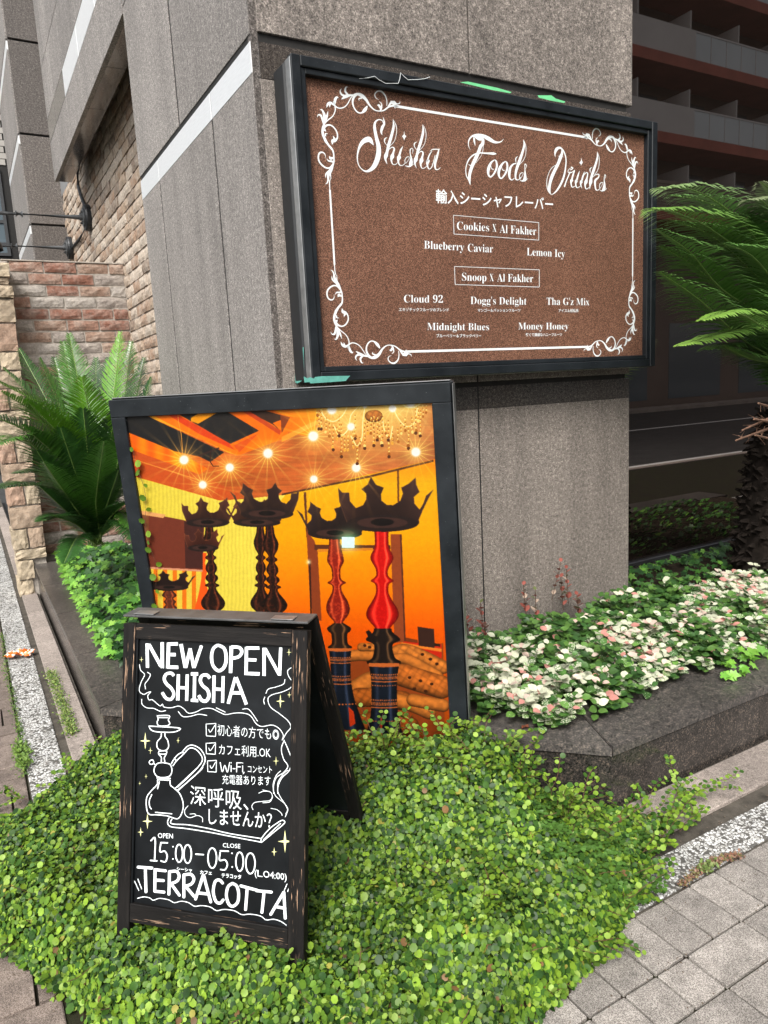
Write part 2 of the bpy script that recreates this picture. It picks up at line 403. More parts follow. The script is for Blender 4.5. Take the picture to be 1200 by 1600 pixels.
# spandrel over the brick wall (same face, carried further back)
sp = thing('granite_spandrel', 'granite-clad spandrel hanging over the light brick side wall', 'facade', (PX, PE, 3.6))
yj = [PE, 5.25, 6.0, 6.8, 7.45, 8.0]
for a, b_ in zip(yj[:-1], yj[1:]):
    for z0, z1, mt in ((3.615, 3.962, G_WALL), (3.965, 4.168, SHEEN if b_ < 6.9 else G_POL), (4.172, 4.62, G_WALL), (4.626, 6.1, G_WALL)):  # one polished band: nearer pieces coloured pale for the sky they reflect
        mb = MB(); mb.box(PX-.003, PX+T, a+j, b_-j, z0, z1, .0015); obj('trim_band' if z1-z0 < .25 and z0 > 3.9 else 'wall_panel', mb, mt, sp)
mb = MB(); mb.box(PX+T-.003, 1.19, PE+.003, 7.99, 3.66, 6.0); mb.box(1.19, 2.4, PE+.003, 7.99, 4.3, 6.0); obj('core', mb, SEAL, sp)
for a, b_ in zip(yj[:-1], yj[1:]):
    mb = MB(); mb.box(PX+T+.001, 1.20, a+.003, b_-.003, 3.62, 3.655, .0015); obj('soffit_panel', mb, G_POL, sp)
GREY = plain('grey_render', (.22, .225, .23), .8, .2, 5)
mb = MB(); mb.box(1.325, 1.36, PE, 9.7, 3.905, 4.6); obj('grey_strip', mb, GREY, sp)
# window band of the upper storey seen past the spandrel
# ================================================================ pier behind, and its pale side
rp = thing('granite_pier', 'dark granite pier behind the spandrel with horizontal joints', 'facade', (.94, 9.7, 0))
z = .2
zs = [-.1, 1.6, 3.55-.97, 3.575, 4.56, 5.55, 6.55, 7.6]
for z0, z1 in zip(zs[:-1], zs[1:]):
    mb = MB(); mb.box(.955, 1.5, 9.70, 9.73, z0+.012, z1-.012, .003); obj('wall_panel', mb, G_DARK, rp)
    mb = MB(); mb.box(.94, .97, 9.735, 11.6, z0+.008, z1-.11, .003); obj('wall_panel', mb, G_WALL, rp)
    mb = MB(); mb.box(.94, .97, 9.735, 11.6, z1-.105, z1-.012, .002); obj('trim_band', mb, SHEEN, rp)
mb = MB(); mb.box(.965, 1.6, 9.725, 11.55, -.1, 7.6); obj('core', mb, SEAL, rp)
# ================================================================ brick walls
def _brick(name, stops, bumpd=.02, scale=6, lime=.28):
    b = NB(name); c = b.co(rnd=True)
    oi = b.new('ObjectInfo'); base = b.ramp(oi.outputs['Random'], stops, 'CONSTANT')
    n = b.noise(c, scale*2.2, 5, .65); n2 = b.noise(c, scale*8, 4, .7)
    col = b.mix(b.ramp(n, [(.42, 0), (.62, lime)]), base, (.52, .47, .41))
    col = b.mix(1.0, col, b.ramp(n2, [(.3, .62), (.62, 1.08)]), 'MULTIPLY')
    h = b.math('ADD', n, b.math('MULTIPLY', n2, .7))
    b.bump(h, .6, bumpd*.6); return b.set(col, .92, .15)
BRICK_R = _brick('brick_red_grey', [(0, (.22, .105, .075)), (.18, (.27, .16, .12)), (.32, (.27, .235, .21)), (.52, (.19, .095, .07)), (.62, (.34, .31, .28)), (.84, (.27, .18, .135))])
BRICK_T = _brick('brick_tan', [(0, (.46, .37, .29)), (.25, (.40, .30, .22)), (.42, (.53, .45, .37)), (.58, (.36, .25, .18)), (.72, (.48, .41, .34)), (.9, (.27, .21, .165))], lime=.4)
def brick_mesh(L_, H_, D_, mat, seed, nm='brick', rough=.006, n=(5, 3)):
    """front face looks to -Y, finely uneven; origin at centre of the front"""
    r = random.Random(seed); mb = MB(); nx, nz = n; V = []; ch = .006
    for iz in range(nz+1):
        for ix in range(nx+1):
            e = ix in (0, nx) or iz in (0, nz); sx, sz = ix/nx-.5, iz/nz-.5
            V.append((sx*L_+r.uniform(-.35, .35)*rough, (ch*1.2 if e else 0)+r.uniform(-.6, .5)*rough, sz*H_+r.uniform(-.35, .35)*rough))
    Fs = [(iz*(nx+1)+ix, iz*(nx+1)+ix+1, (iz+1)*(nx+1)+ix+1, (iz+1)*(nx+1)+ix) for iz in range(nz) for ix in range(nx)]
    ring = [ix for ix in range(nx+1)]+[iz*(nx+1)+nx for iz in range(1, nz+1)]+[nz*(nx+1)+ix for ix in range(nx-1, -1, -1)]+[iz*(nx+1) for iz in range(nz-1, 0, -1)]
    b0 = len(V); V += [(V[i][0], D_, V[i][2]) for i in ring]; k = len(ring)
    Fs += [(ring[(i+1) % k], ring[i], b0+i, b0+(i+1) % k) for i in range(k)]
    mb.add(V, Fs); return mb.mesh(nm, mat)
CRS, BL = .0915, .249
def place(nm, me, par, loc, rz=0, sc=(1, 1, 1)):
    o = bpy.data.objects.new(nm, me); COL.objects.link(o); o.parent = par
    o.location = tuple(np.array(loc)-worg(par)); o.rotation_euler = (0, 0, rz); o.scale = sc; return o
lw = thing('brick_wall', 'low red and grey brick garden wall facing the street behind the leafy palm', 'wall', (.86, 6.6, 0))
full = [brick_mesh(BL-.013, CRS-.014, .06, BRICK_R, s) for s in range(6)]; half = [brick_mesh(BL/2-.012, CRS-.014, .06, BRICK_R, 20+s) for s in range(3)]
mb = MB(); mb.box(.36, 1.33, 6.6135, 6.80, -.1, 2.622); obj('mortar', mb, MORTAR, lw)
ZT = 2.633; X1 = 1.322
for r_ in range(28):
    z = ZT-CRS*(r_+.5); x = X1; off = r_ % 2
    seq = [BL/2] if off == 0 else []
    while x > .45:
        L_ = seq.pop(0) if seq else BL
        cx = x-L_/2
        place('brick', random.choice(full if L_ > .2 else half), lw, (cx, 6.6+random.uniform(-.004, .004), z), 0); x -= L_
mb = MB(); mb.box(.40, 1.325, 6.60, 6.82, ZT-.004, ZT+.006, .002); obj('mortar_cap', mb, MORTAR, lw)
# tan brick side wall, the nearest and largest as single bricks
sw = thing('brick_wall', 'tan brick side wall with black lamp arms below the granite spandrel', 'wall', (1.32, 7.1, 0))
fullt = [brick_mesh(BL-.013, CRS-.013, .06, BRICK_T, 40+s, rough=.006) for s in range(7)]; halft = [brick_mesh(BL/2-.012, CRS-.013, .06, BRICK_T, 60+s, rough=.009) for s in range(3)]
mb = MB(); mb.box(1.3345, 1.45, 4.53, 9.695, -.1, 4.2); obj('mortar', mb, MORTAR, sw)
spots = []
for r_ in range(43):
    z = 3.902-CRS*(r_+.5); y = 4.70+(BL/2 if r_ % 2 else 0)
    while y < 9.6: spots.append((y, z)); y += BL
def _vis(y, z):
    q = vec(1.32, y, z)-CAMP; d = q @ _fw; px = 600+F*(q @ _r2)/d; py = 800-F*(q @ _u2)/d
    lim = 191+(py-42)*.104
    return (60 < px < lim+8 and -20 < py < 620 and not (y > 6.7 and z < 2.3)), d
vis = sorted([(s_[1] if False else _vis(y, z)[1], y, z) for y, z in spots if _vis(y, z)[0]])
near = set((y, z) for _, y, z in vis[:298]); rest = MB()
for y, z in spots:
    if (y, z) in near: place('brick', random.choice(fullt), sw, (1.32+random.uniform(-.005, .005), y, z), -math.pi/2)
    elif _vis(y, z)[0]:
        dx = random.uniform(-.005, .005); rest.obox(vec(1.32+dx, y-BL/2+.006, z-CRS/2+.006), (0.05, 0, 0), (0, BL-.013, 0), (0, 0, CRS-.013), .006)
if rest.v: obj('far_bricks', rest, BRICK_T, sw)['kind'] = 'stuff'
# ================================================================ rough stone pillar
def _stone():
    b = NB('rough_stone'); c = b.co(rnd=True); oi = b.new('ObjectInfo')
    base = b.ramp(oi.outputs['Random'], [(0, (.40, .33, .24)), (.3, (.47, .39, .28)), (.6, (.34, .27, .20)), (.85, (.40, .27, .20))], 'LINEAR')
    n = b.noise(c, 14, 5, .65); n2 = b.noise(c, 60, 4, .7)
    col = b.mix(1.0, base, b.ramp(n, [(.3, .5), (.6, 1.1)]), 'MULTIPLY')
    col = b.mix(b.ramp(n2, [(.55, 0), (.7, .35)]), col, (.50, .46, .40))
    b.bump(b.math('ADD', n, b.math('MULTIPLY', n2, .5)), .7, .012); return b.set(col, .92, .15)
STONE = _stone()
st = thing('stone_pillar', 'rough-hewn beige stone gate pillar at the far left end of the planter', 'pillar', (.32, 6.35, 0))
zy = lambda py: on(45, py, 1, 6.35)[2]
pxe = [(411, .205, .435), (434, 0, 0)]
XL, XR = .195, .432
mb = MB(); mb.box(XL+.015, XR-.012, 6.37, 6.62, -.05, zy(413)); obj('mortar', mb, MORTAR, st)
crs = [(411, 434, (1,)), (434, 446, (1,)), (446, 467, (.45, .55)), (467, 504, (1,)), (505, 549, (1,)), (549, 578, (.4, .6)), (578, 606, (1,)), (606, 640, (.5, .5)), (640, 655, (1,)), (655, 685, (1,)), (685, 722, (.5, .5)), (722, 752, (1,)), (753, 789, (.55, .45)), (790, 825, (1,)), (825, 857, (.5, .5)), (857, 874, (1,)), (874, 905, (-.55,)), (905, 934, (-.5,))]
for i, (a, b_, sp_) in enumerate(crs):
    z1, z0 = zy(a), zy(b_); x = XL+random.uniform(-.008, .008); tot = XR-XL+random.uniform(-.01, .01)
    for f in sp_:
        w = abs(f)*tot; jut = random.uniform(0, .025)
        me = brick_mesh(w-.012, z1-z0-.012, .27+jut, STONE, 100+i*7+int(w*100), 'stone', rough=.010, n=(5, 4))
        place('stone', me, st, (x+w/2, 6.35-jut, (z0+z1)/2)); x += w
# side stones seen on the left face
# ================================================================ lamp arms on the brick wall
IRON = plain('black_iron', (.022, .024, .027), .45, .3, 20, .3, .5)
PIPE = plain('grey_pipe', (.10, .105, .11), .45, .25, 20, .4, .5)
def lamp(y, z, label, xe):
    t = thing('lamp_arm', label, 'lamp', (1.32, y, z), 'pipe lamp arms on the brick wall')
    mb = MB(); mb.lathe((1.318, y, z), [(.0, 0), (.125, 0), (.125, .035), (.118, .05), (.06, .052), (0, .052)], 28, (-1, 0, 0)); obj('mounting_disc', mb, IRON, t, smooth=False)
    mb = MB()
    mb.lathe((1.266, y, z), [(0, 0), (.085, 0), (.085, .012), (.03, .016), (.03, .04), (0, .04)], 20, (-1, 0, 0)); obj('flange', mb, PIPE, t)
    bo = MB()
    for k in range(4):
        th = math.pi/4+k*math.pi/2; bo.lathe((1.254, y+.062*math.cos(th), z+.062*math.sin(th)), [(0, 0), (.010, 0), (.010, .02), (0, .02)], 6, (-1, 0, 0))
    obj('bolt_heads', bo, PIPE, t)
    mb = MB(); mb.tube([(1.25, y, z), (xe, y, z-.005)], .024, 12); mb.tube([(xe+.30, y, z-.003), (xe+.24, y, z-.003)], .031, 12)
    mb.tube([(xe, y, z-.005), (xe-.05, y, z-.02), (xe-.07, y, z-.07), (xe-.07, y, z-.14)], .024, 12); obj('pipe', mb, PIPE, t)
    mb = MB(); mb.lathe((xe-.07, y, z-.13), [(.03, 0), (.05, -.01), (.075, -.06), (.155, -.15), (.17, -.21), (.165, -.21), (.15, -.155), (.06, -.06), (0, -.05)], 24); obj('lamp_shade', mb, IRON, t, smooth=True)
    return t
lamp(7.95, 3.29, 'nearer black pipe lamp arm fixed to the tan brick wall below a hanging cable', .42)
lamp(9.35, 3.26, 'farther black pipe lamp arm low on the tan brick wall', .45)
mb = MB(); c0 = [on(x, y, 0, 1.30) for x, y in ((139, 211), (132, 222), (125, 245), (121, 268), (122, 290), (127, 308), (134, 325), (139, 336))]
mb.tube(c0, .016, 8); mb.lathe(c0[0], [(0, -.03), (.03, -.03), (.03, .03), (0, .03)], 10, (0, 1, 0))
tag(obj('power_cable', mb, IRON, None, c0[-1]), 'black cable looping down the tan brick wall to a lamp arm', 'cable')
mb = MB(); c1 = [on(x, y, 0, 1.305) for x, y in ((136, 352), (125, 372), (112, 388), (107, 394))]; mb.tube(c1, .013, 8)
tag(obj('power_cable', mb, IRON, None, c1[-1]), 'short straight cable running on the brick wall between the two lamp arms', 'cable')
# ================================================================ tiled building far left
TILE = plain('grey_tile', (.36, .34, .31), .7, .25, 2)
TWIN = NB('window_glass'); TWIN.set((.10, .13, .15), .05, .8); TWIN = TWIN.m
tb = thing('tiled_building', 'grey tiled building with a wide window far behind at the left edge', 'building', (.3, 20, 0))
mb = MB(); mb.box(-3.5, 1.9, 20.02, 24, -.1, 16); obj('wall', mb, SEAL, tb)
zw0, zw1 = on(8, 400, 1, 20)[2], on(8, 265, 1, 20)[2]
xw1 = 1.45
tl = MB(); tw, th_ = .55, .14
for iz in range(int(14/th_)):
    for ix in range(9):
        x0 = xw1+.42-tw*(ix+1)-(tw/2 if iz % 2 else 0); z0 = 3.0+iz*th_
        if x0 < xw1-.05 and z0+th_ > zw0-.08 and z0 < zw1+.08: continue
        tl.box(x0+.008, x0+tw-.008, 20.0, 20.03, z0+.008, z0+th_-.008)
obj('wall_tiles', tl, TILE, tb)['kind'] = 'stuff'
FR = plain('dark_frame', (.04, .042, .045), .5, .2)
w_ = MB(); x0, x1 = -2.6, xw1
for a in (x0, -.5, x1-.07): w_.box(a, a+.07, 19.97, 20.05, zw0, zw1)
for zz in (zw0, zw0+(zw1-zw0)*.12, zw0+(zw1-zw0)*.38, zw1-.07): w_.box(x0+.07, x1-.07, 19.975, 20.045, zz, zz+.07)
wo = obj('window', w_, FR, tb); mb = MB(); mb.box(x0, x1, 20.0, 20.012, zw0, zw1); obj('pane', mb, TWIN, wo)
# lower things glimpsed between: pale box and orange sign edge
mb = MB(); mb.box(.35, .62, 15, 15.4, 3.2, 4.55, .01); tag(obj('hanging_sign', mb, [plain('sign_white', (.6, .62, .63), .5)], None, (.48, 15, 3.2)), 'narrow pale hanging sign with an orange edge seen behind the far lamp shade', 'sign')
sg = bpy.data.objects['hanging_sign']; mb = MB(); mb.box(.28, .346, 15, 15.4, 3.2, 4.4, .01); obj('orange_panel', mb, plain('sign_orange', (.75, .28, .03), .5), sg)
# ================================================================ dark glass front of the building
def _dglass():
    b = NB('dark_brown_glass'); b.n.remove(b.b)
    g_ = b.new('BsdfGlossy'); g_.inputs['Color'].default_value = (.90, .81, .76, 1); g_.inputs['Roughness'].default_value = .012
    d = b.new('BsdfDiffuse'); d.inputs['Color'].default_value = (.008, .006, .005, 1)
    ms = b.new('MixShader'); fr = b.new('Fresnel'); fr.inputs[0].default_value = 3.4
    b.l(fr.outputs[0], ms.inputs[0]); b.l(d.outputs[0], ms.inputs[1]); b.l(g_.outputs[0], ms.inputs[2])
    b.l(ms.outputs[0], b.n['Material Output'].inputs[0]); return b.m
DGL = _dglass()
gf = thing('shop_window', 'large dark brown glass window reflecting the street and a balcony building', 'window', (3.0, 3.3, 0))
mb = MB(); mb.box(2.96, 9.0, 3.3, 3.32, .27, 7.5); obj('glass_pane', mb, DGL, gf)
mb = MB(); mb.box(2.955, 9.0, 3.265, 3.33, .238, .268, .004); obj('bottom_frame', mb, plain('frame_dark', (.03, .03, .032), .3, .1), gf)
mb = MB(); mb.box(2.955, 9.0, 3.20, 3.5, .12, .2365, .004); obj('sill', mb, G_PLANT, gf)
mb = MB(); mb.box(2.96, 9.0, 3.34, 3.6, .0, 7.5); obj('backing', mb, SEAL, gf)
# ================================================================ balcony building across the street (seen mirrored in the window)
YV = 21.5; YR = 6.6-YV
def vf(px, py): q = on(px, py, 1, YV); return q[0], q[2]
bb = thing('balcony_building', 'brown apartment building with open balconies reflected in the dark window', 'building', (30, YR, 0))
BW = plain('bronze_wall', (.15, .11, .092), .8, .2, .5); BRD = plain('red_slab', (.40, .12, .085), .8, .2, .8); BPAR = plain('parapet_grey', (.58, .56, .54), .8, .1, .6)
BGL = plain('balcony_glass', (.52, .58, .60), .15, .1, .3); BMET = plain('balcony_rail', (.6, .58, .56), .5, .1); BLV = plain('louvre', (.30, .25, .21), .8, .3, 1.5)
XA, XB = 2, 62
mb = MB(); mb.box(XA, XB, YR-8, YR-1.7, -.1, 24); obj('wall', mb, BW, bb)
ptop = [vf(992, 20)[1], vf(992, 150)[1]]; st_ = ptop[0]-ptop[1]
XG = vf(1087, 100)[0]
for k in range(-2, 4):
    zt = ptop[0]+k*st_; zb = zt-1.12
    if zt > 24: break
    mb = MB(); mb.box(XA, XB, YR-1.7, YR+.05, zb-.42, zb-.002); obj('slab', mb, BRD, bb)
    lv = k <= -2
    mb = MB(); mb.box(XA, XG if not lv else XB, YR-.08, YR, zb, zt); obj('parapet', mb, BPAR if not lv else BLV, bb)
    if lv:
        mb = MB()
        for q in range(9): mb.box(XA, XB, YR+.002, YR+.03, zb+.03+q*.12, zb+.11+q*.12)
        obj('louvre_slats', mb, BLV, bb)['kind'] = 'stuff'
    else:
        for q in range(14):
            mb = MB(); mb.box(XG+q*1.0+.03, XG+q*1.0+.97, YR-.05, YR-.03, zb+.04, zt-.06); obj('glass_panel', mb, BGL, bb)
        mb = MB(); mb.box(XG, XG+14, YR-.07, YR-.01, zt-.06, zt)
        for q in range(15): mb.box(XG+q-.02, XG+q+.02, YR-.06, YR-.02, zb, zt-.06)
        obj('railing', mb, BMET, bb)
    pit = (vf(1158, 50)[0]-vf(1083, 40)[0])
    for q in range(-5, 9):
        xx = vf(1083, 40)[0]+q*pit
        if not XA < xx < XB: continue
        mb = MB(); mb.box(xx-.03, xx+.03, YR-1.69, YR-.1, zb, zt+.75); obj('divider', mb, BPAR, bb)
        for s in (.8, ):
            mb = MB(); mb.box(xx+s, xx+s+2.2, YR-1.695, YR-1.66, zb+.02, zb+2.1); w1 = obj('window', mb, FR, bb); mb = MB(); mb.box(xx+s+.08, xx+s+2.12, YR-1.655, YR-1.65, zb+.1, zb+2.02); obj('pane', mb, TWIN, w1)
        mb = MB(); mb.box(xx+pit*.52, xx+pit*.52+.5, YR-1.65, YR-1.35, zt-.5, zt+.45, .02); obj('heater_box', mb, BMET, bb)
mb = MB(); mb.box(XA, XB, YR-1.7, YR-.9, -.1, 5.2); obj('ground_floor', mb, BW, bb)
mb = MB()
for q in range(12): mb.box(XA+q*5+.6, XA+q*5+4.2, YR-.95, YR-.88, .3, 3.6)
obj('shop_fronts', mb, TWIN, bb)
# ================================================================ drawing on flat boards
class Board:
    """a flat board; marks are laid out on it and lie a hair proud of it"""
    def __init__(s, P, n, parent, mat): s.P = vec(*P); s.n = vec(*n)/np.linalg.norm(n); s.par = parent; s.mat = mat; s.k = 0
    def w(s, x, y, lift=0.0): return onp(x, y, s.P+s.n*(.0006+lift), s.n)
def crop(x0, y0, sc): return lambda p: (x0+p[0]/sc, y0+p[1]/sc)+tuple(q/sc for q in p[2:])
def smooth(pts, n=6):
    pts = [np.array(p, float) for p in pts]
    if len(pts) < 3: return pts
    out = []; P_ = [2*pts[0]-pts[1]]+pts+[2*pts[-1]-pts[-2]]
    for i in range(1, len(P_)-2):
        a, b, c, d = P_[i-1:i+3]
        for k in range(n):
            t = k/n; out.append(.5*((2*b)+(-a+c)*t+(2*a-5*b+4*c-d)*t*t+(-a+3*b-3*c+d)*t**3))
    out.append(pts[-1]); return out
def ribbon(mb, bd, pts, w=None, n=6, lift=0.0, closed=False, off=0.0, cap=True):
    """pts (x,y[,w]) in measured image points; a flat ribbon on the board"""
    if closed: pts = list(pts)+[pts[0]]
    P_ = smooth([(p[0], p[1], (p[2] if len(p) > 2 else w)) for p in pts], n) if n > 1 else [np.array((p[0], p[1], (p[2] if len(p) > 2 else w)), float) for p in pts]
    L_, R_ = [], []
    for i, p in enumerate(P_):
        t = P_[min(i+1, len(P_)-1)][:2]-P_[max(i-1, 0)][:2]
        if closed and i in (0, len(P_)-1): t = P_[1][:2]-P_[-2][:2]
        t = t/(np.linalg.norm(t)+1e-9); nn = vec(-t[1], t[0]); h = max(p[2], .05)/2
        if i == 0 and cap and not closed: L_.append(p[:2]-t*h*.7+nn*(h*.5+off)); R_.append(p[:2]-t*h*.7-nn*(h*.5-off))
        L_.append(p[:2]+nn*(h+off)); R_.append(p[:2]-nn*(h-off))
        if i == len(P_)-1 and cap and not closed: L_.append(p[:2]+t*h*.7+nn*(h*.5+off)); R_.append(p[:2]+t*h*.7-nn*(h*.5-off))
    bd.k += 1; lf = lift+.00002*(bd.k % 12)
    V = [bd.w(*q, lf) for q in L_]+[bd.w(*q, lf) for q in R_]; k = len(L_)
    mb.add(V, [(i, i+1, k+i+1, k+i) for i in range(k-1)])
def patch(mb, bd, pts, lift=0.0): bd.k += 1; mb.add([bd.w(x, y, lift+.00002*(bd.k % 12)) for x, y in pts], [tuple(range(len(pts)))])
def text(mb, bd, body, p0, p1, cap, off=0.0, lift=0.0):
    cu = bpy.data.curves.new('t', 'FONT'); cu.body = body; cu.size = 1; cu.offset = off; cu.resolution_u = 2
    o = bpy.data.objects.new('t', cu); COL.objects.link(o); dg = bpy.context.evaluated_depsgraph_get(); dg.update()
    me = bpy.data.meshes.new_from_object(o.evaluated_get(dg)); V = np.array([v.co[:] for v in me.vertices]); Fs = [tuple(p.vertices) for p in me.polygons]
    bpy.data.objects.remove(o); bpy.data.curves.remove(cu); bpy.data.meshes.remove(me)
    x0, x1 = V[:, 0].min(), V[:, 0].max(); bd.k += 1; lf = lift+.00002*(bd.k % 12)
    A_, B_, C_ = bd.w(*p0, lf), bd.w(*p1, lf), bd.w(p0[0], p0[1]-cap, lf)
    mb.add([A_+(B_-A_)*((v[0]-x0)/(x1-x0))+(C_-A_)*(v[1]/.70) for v in V], Fs)
def serif(t):
    return ''.join(chr(0x1D400+ord(c)-65) if 'A' <= c <= 'Z' else chr(0x1D41A+ord(c)-97) if 'a' <= c <= 'z' else chr(0x1D7CE+ord(c)-48) if c.isdigit() else c for c in t)
# ================================================================ the big brown menu sign
BLK = NB('black_enamel'); _c = BLK.co(); _n = BLK.noise(_c, 7, 5, .7)
BLK.set(BLK.mix(BLK.ramp(BLK.noise(_c, 180, 3, .7), [(.70, 0), (.74, .55)]), BLK.ramp(_n, [(.3, (.007, .009, .011)), (.7, (.015, .019, .023))]), (.35, .37, .38)), BLK.ramp(_n, [(.3, .32), (.7, .55)]), .35); BLK = BLK.m
BLK2 = plain('black_enamel_dull', (.009, .011, .013), .5, .3, 12)
ALU = plain('worn_metal_edge', (.42, .43, .43), .35, .4, 14, .8)
def _brown():
    b = NB('brown_glitter_face'); c = b.co(); f = b.noise(c, 420, 2, .7)
    col = b.ramp(f, [(.36, (.030, .0125, .008)), (.5, (.112, .050, .031)), (.62, (.36, .19, .125))])
    col = b.mix(1.0, col, b.ramp(b.noise(c, 2.2, 3, .6), [(.3, .82), (.7, 1.08)]), 'MULTIPLY'); return b.set(col, .42, .45)
BROWN = _brown()
WHITE_V = plain('white_vinyl', (.80, .84, .85), .5, .06, 5)
SX0, SX1, SZ0, SZ1, SY = 1.129, 2.975, 1.529, 2.646, 2.492
ms = thing('menu_sign', 'large brown glittery wall sign with white ornate lettering in a black frame', 'sign', (2.05, 2.65, SZ0))
mb = MB(); mb.box(SX0-.004, SX1+.002, 2.546, 2.655, SZ0+.0, SZ1-.0, .012); obj('casing', mb, BLK2, ms)
mb = MB(); e = .0025
mb.box(SX0-.001, SX0+.02, SY+.006, 2.545, SZ0+.004, SZ1-.004, .004); mb.box(SX1-.02, SX1+.001, SY+.006, 2.545, SZ0+.004, SZ1-.004, .004); mb.box(SX0+.025, SX1-.025, SY+.006, 2.545, SZ1-.02, SZ1+.001, .004); mb.box(SX0+.025, SX1-.025, SY+.006, 2.545, SZ0-.001, SZ0+.02, .004)
obj('edge_trim', mb, ALU, ms)['kind'] = 'stuff'
b1 = .036; b2 = .019
def ring(x0, x1, z0, z1, w, y0, y1, ch, mat, nm, par):
    for a in ((x0, x0+w, z0+0, z1), (x1-w, x1, z0, z1), (x0+w+.0004, x1-w-.0004, z1-w, z1), (x0+w+.0004, x1-w-.0004, z0, z0+w)):
        mb = MB(); mb.box(a[0], a[1], y0, y1, a[2], a[3], ch); obj(nm, mb, mat, par)
ring(SX0, SX1, SZ0, SZ1, b1, SY, SY+.03, .003, BLK, 'frame_rail', ms)
ring(SX0+b1+.001, SX1-b1-.001, SZ0+b1+.001, SZ1-b1-.001, b2, SY+.008, SY+.035, .002, BLK, 'inner_frame', ms)
FX0, FX1, FZ0, FZ1, FY = SX0+b1, SX1-b1, SZ0+b1, SZ1-b1, 2.525
mb = MB(); mb.box(FX0, FX1, FY, FY+.006, FZ0, FZ1); face = obj('sign_face', mb, BROWN, ms)
sb = Board((2, FY, 2), (0, -1, 0), face, WHITE_V)
def letter(body_label, fn, nm='lettering', mat=None, bd=None):
    bd = bd or sb; mb = MB(); fn(mb); o = obj(nm, mb, mat or bd.mat, bd.par); o['label'] = body_label; return o
def strokes(mb, bd, T, lst, n=5):
    for s_ in lst: ribbon(mb, bd, [T(p) for p in s_], n=n)
TS, TF, TD, TO, TO2 = crop(550, 175, 8), crop(715, 195, 10), crop(845, 220, 10.909), crop(490, 125, 8), crop(490, 200, 15)
SH = [
 [(378, 290, 2), (366, 245, 26), (380, 190, 34), (404, 140, 22), (388, 60, 2)], [(395, 145, 6), (375, 105, 10), (330, 96, 14), (290, 130, 24), (283, 200, 34), (305, 320, 40), (333, 440, 54), (325, 560, 62), (275, 680, 56), (200, 738, 30), (140, 728, 14), (85, 665, 11), (66, 570, 15), (85, 460, 26), (130, 380, 50), (185, 345, 66), (225, 350, 60), (270, 415, 4)],
 [(513, 92, 2), (520, 180, 26), (495, 290, 34), (462, 400, 38), (438, 500, 34), (425, 545, 48), (418, 590, 26), (440, 652, 3)], [(516, 95, 2), (548, 160, 8), (557, 250, 7), (530, 360, 6), (470, 430, 6)], [(440, 318, 3), (412, 335, 16), (408, 375, 10), (440, 420, 5)],
 [(450, 478, 6), (500, 440, 12), (528, 460, 18), (512, 520, 26), (503, 556, 48), (492, 600, 24), (508, 650, 10), (545, 655, 8), (575, 625, 6)],
 [(637, 425, 3), (612, 475, 22), (592, 540, 28), (588, 566, 50), (578, 610, 24), (595, 662, 12), (635, 665, 8), (665, 640, 6)],
 [(665, 640, 8), (662, 600, 8), (685, 565, 9), (715, 562, 6), (712, 590, 5), (675, 640, 6)], [(745, 452, 6), (728, 470, 12), (728, 520, 10), (740, 580, 22), (736, 640, 44), (715, 680, 20), (665, 672, 6)], [(757, 520, 3), (762, 470, 8), (745, 450, 6)], [(730, 683, 8), (770, 650, 5)],
 [(882, 155, 2), (890, 240, 26), (866, 350, 32), (832, 460, 34), (808, 550, 32), (797, 595, 48), (785, 640, 22), (805, 700, 3)], [(886, 158, 2), (918, 225, 7), (925, 310, 7), (900, 410, 6), (835, 490, 5)], [(812, 372, 3), (782, 392, 15), (780, 430, 9), (810, 475, 5)],
 [(820, 530, 5), (860, 492, 11), (888, 510, 18), (876, 570, 26), (868, 606, 48), (858, 650, 22), (872, 700, 10), (905, 700, 8), (940, 670, 5)],
 [(1000, 490, 6), (970, 530, 14), (945, 600, 22), (948, 612, 48), (942, 660, 20), (962, 712, 12), (995, 690, 9), (1020, 620, 9), (1040, 540, 8)], [(975, 492, 4), (1010, 468, 12), (1080, 466, 10), (1103, 463, 3)], [(1085, 475, 14), (1062, 560, 26), (1038, 650, 26), (1045, 712, 16), (1075, 718, 10), (1105, 695, 6)]]
